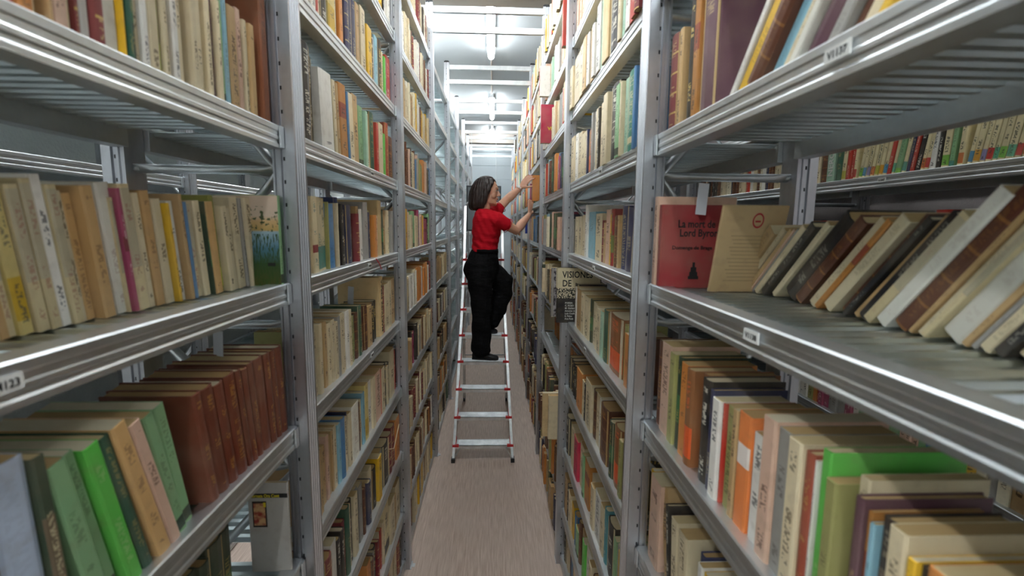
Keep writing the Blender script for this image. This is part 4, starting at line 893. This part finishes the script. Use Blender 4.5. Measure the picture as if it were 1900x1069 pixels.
def tr_fold(co, nr):
    k = .004*math.sin(co.z*38+co.x*16+co.y*30)+.0025*math.sin(co.x*75+co.y*60)
    if co.z > 1.70: k += .0035*math.sin(math.atan2(co.y-4.225, co.x+.08)*26)*(co.z-1.68)/.1
    return k
solid('trousers', tr, .008, M['trouser'], wom, 5, disp=tr_fold)
b = bmesh.new(); loft(b, [((-.076, 4.225, 1.762), (.118, 0, 0), (0, .145, 0)), ((-.074, 4.225, 1.792), (.114, 0, 0), (0, .142, 0)), ((-.074, 4.225, 1.796), (.108, 0, 0), (0, .135, 0))], 40); part('waistband', b, M['trouser'], wom, True)
# shoes
M['shoe'] = plain('black_shoe', '#17171A', .55); M['sole'] = plain('shoe_sole', '#232326', .8)
def shoe(heel, toe, z):
    hv, tv = Vector(heel), Vector(toe); d = (tv-hv).normalized(); sdv = Vector((-d.y, d.x, 0)); L = (tv-hv).length
    f = lambda k, up, w_, h_: (hv+d*L*k+Vector((0, 0, up)), sdv*w_, Vector((0, 0, h_)))
    o = solid('shoe', [[f(.0, .032, .010, .015), f(.03, .036, .028, .028), f(.15, .042, .034, .036), f(.35, .042, .036, .038), f(.55, .034, .040, .028), f(.8, .024, .043, .019), f(.95, .020, .032, .014), f(1.0, .017, .010, .006)]], .005, M['shoe'], wom, 3)
    b = bmesh.new(); pts = [(0, .012), (.02, .026), (.2, .032), (.45, .033), (.7, .042), (.9, .038), (.99, .018)]
    poly = [hv+d*L*k+sdv*w_ for k, w_ in pts]+[hv+d*L*k-sdv*w_ for k, w_ in reversed(pts)]
    prism(b, [(p.x, p.y) for p in poly], z, z+.016, 'z'); part('sole', b, M['sole'], o)
shoe((-.190, 4.245, .800), (.050, 4.215, .800), .800); shoe((-.190, 4.34, 1.021), (.040, 4.325, 1.021), 1.021)
# hair: chin length bob with strands
def hr(x, u, rf, rs_): return (H(x, 0, u), fd*rf, sd*rs_)
bob = [hr(-.088, -.168, .045, .052), hr(-.090, -.150, .066, .076), hr(-.088, -.115, .076, .088), hr(-.084, -.07, .082, .090), hr(-.074, -.02, .088, .089), hr(-.056, .03, .092, .086), hr(-.036, .075, .090, .077), hr(-.024, .105, .074, .060), hr(-.018, .125, .046, .040), hr(-.016, .134, .016, .015)]
side_n = [(H(.020, -.046, .108), fd*.030, sd*.018), (H(.022, -.064, .07), fd*.026, sd*.018), (H(.004, -.078, .02), fd*.026, sd*.016), (H(-.018, -.084, -.04), fd*.032, sd*.016), (H(-.034, -.082, -.10), fd*.036, sd*.016), (H(-.044, -.078, -.145), fd*.026, sd*.012)]
side_f = [(H(.024, .050, .105), fd*.03, sd*.018), (H(.034, .066, .06), fd*.026, sd*.018), (H(.022, .078, .01), fd*.024, sd*.016), (H(.004, .084, -.05), fd*.026, sd*.016), (H(-.006, .082, -.11), fd*.028, sd*.014)]
def strands(co, nr):
    p = co-HC; a = math.atan2(p.dot(sd), p.dot(fd)+.04)
    return .0016*math.sin(a*26+p.z*14)+.0012*math.sin(a*55-p.z*20)
solid('hair', [bob, side_n, side_f], .0055, M['hair'], wom, 2, disp=strands)
# face details
M['eye'] = plain('eye_white', '#E8E2DC', .3, var=.02); M['iris'] = plain('iris', '#2A1810', .3); M['lips'] = plain('lips', '#A8443E', .4)
for s in (-1, 1):
    b = bmesh.new(); loft(b, [(H(.0735, s*.031, .012+.006*k), fd*.007*math.sqrt(1-k*k*.9), sd*.012*math.sqrt(1-k*k*.9)) for k in (-1, -.5, 0, .5, 1)], 10); e_ = part('eye', b, M['eye'], wom, True)
    b = bmesh.new(); loft(b, [(H(.0785, s*.030, .012+.004*k), fd*.004*math.sqrt(1-k*k*.9), sd*.005*math.sqrt(1-k*k*.9)) for k in (-1, 0, 1)], 8); part('iris', b, M['iris'], e_, True)
    b = bmesh.new(); tube(b, [H(.080, s*.016, .034), H(.078, s*.032, .040), H(.066, s*.048, .034)], [.002, .003, .0015], 6); part('eyebrow', b, M['hair'], wom, True)
    b = bmesh.new(); tube(b, [H(.081, s*.020, .018), H(.081, s*.032, .020), H(.072, s*.044, .014)], .0014, 5); part('eyelash', b, M['hair'], wom, True)
b = bmesh.new(); loft(b, smallell(H(.0845, 0, -.052), .0085, .017, .005)); loft(b, smallell(H(.0825, 0, -.061), .0085, .015, .005)); part('lips', b, M['lips'], wom, True)
# metal bracelet watch on the far wrist
b = bmesh.new(); dd = (lw-le).normalized(); q_ = lw-dd*.018; a = dd.orthogonal().normalized(); c_ = dd.cross(a)
for i in range(20):
    an = i*math.pi/10; p = q_+(a*math.cos(an)+c_*math.sin(an))*.029; tube(b, [p-dd*.007, p+dd*.007], .0036, 6)
wt = part('bracelet_watch', b, M['alu'], wom, True)
b = bmesh.new(); nn = (-c_ if c_.y > 0 else c_); tube(b, [q_+nn*.029, q_+nn*.036], .014, 14); part('watch_case', b, M['alu'], wt)
M['nail'] = plain('nail_polish', '#C2303C', .25)
for Hh in (HR, HL):
    b = bmesh.new()
    for f_ in Hh[1:5]:
        p = f_[-1][0]; p0 = f_[-2][0]; tube(b, [p0+(p-p0)*.2, p+(p-p0)*.45], [.0062, .0045], 8)
    part('nails', b, M['nail'], wom, True)
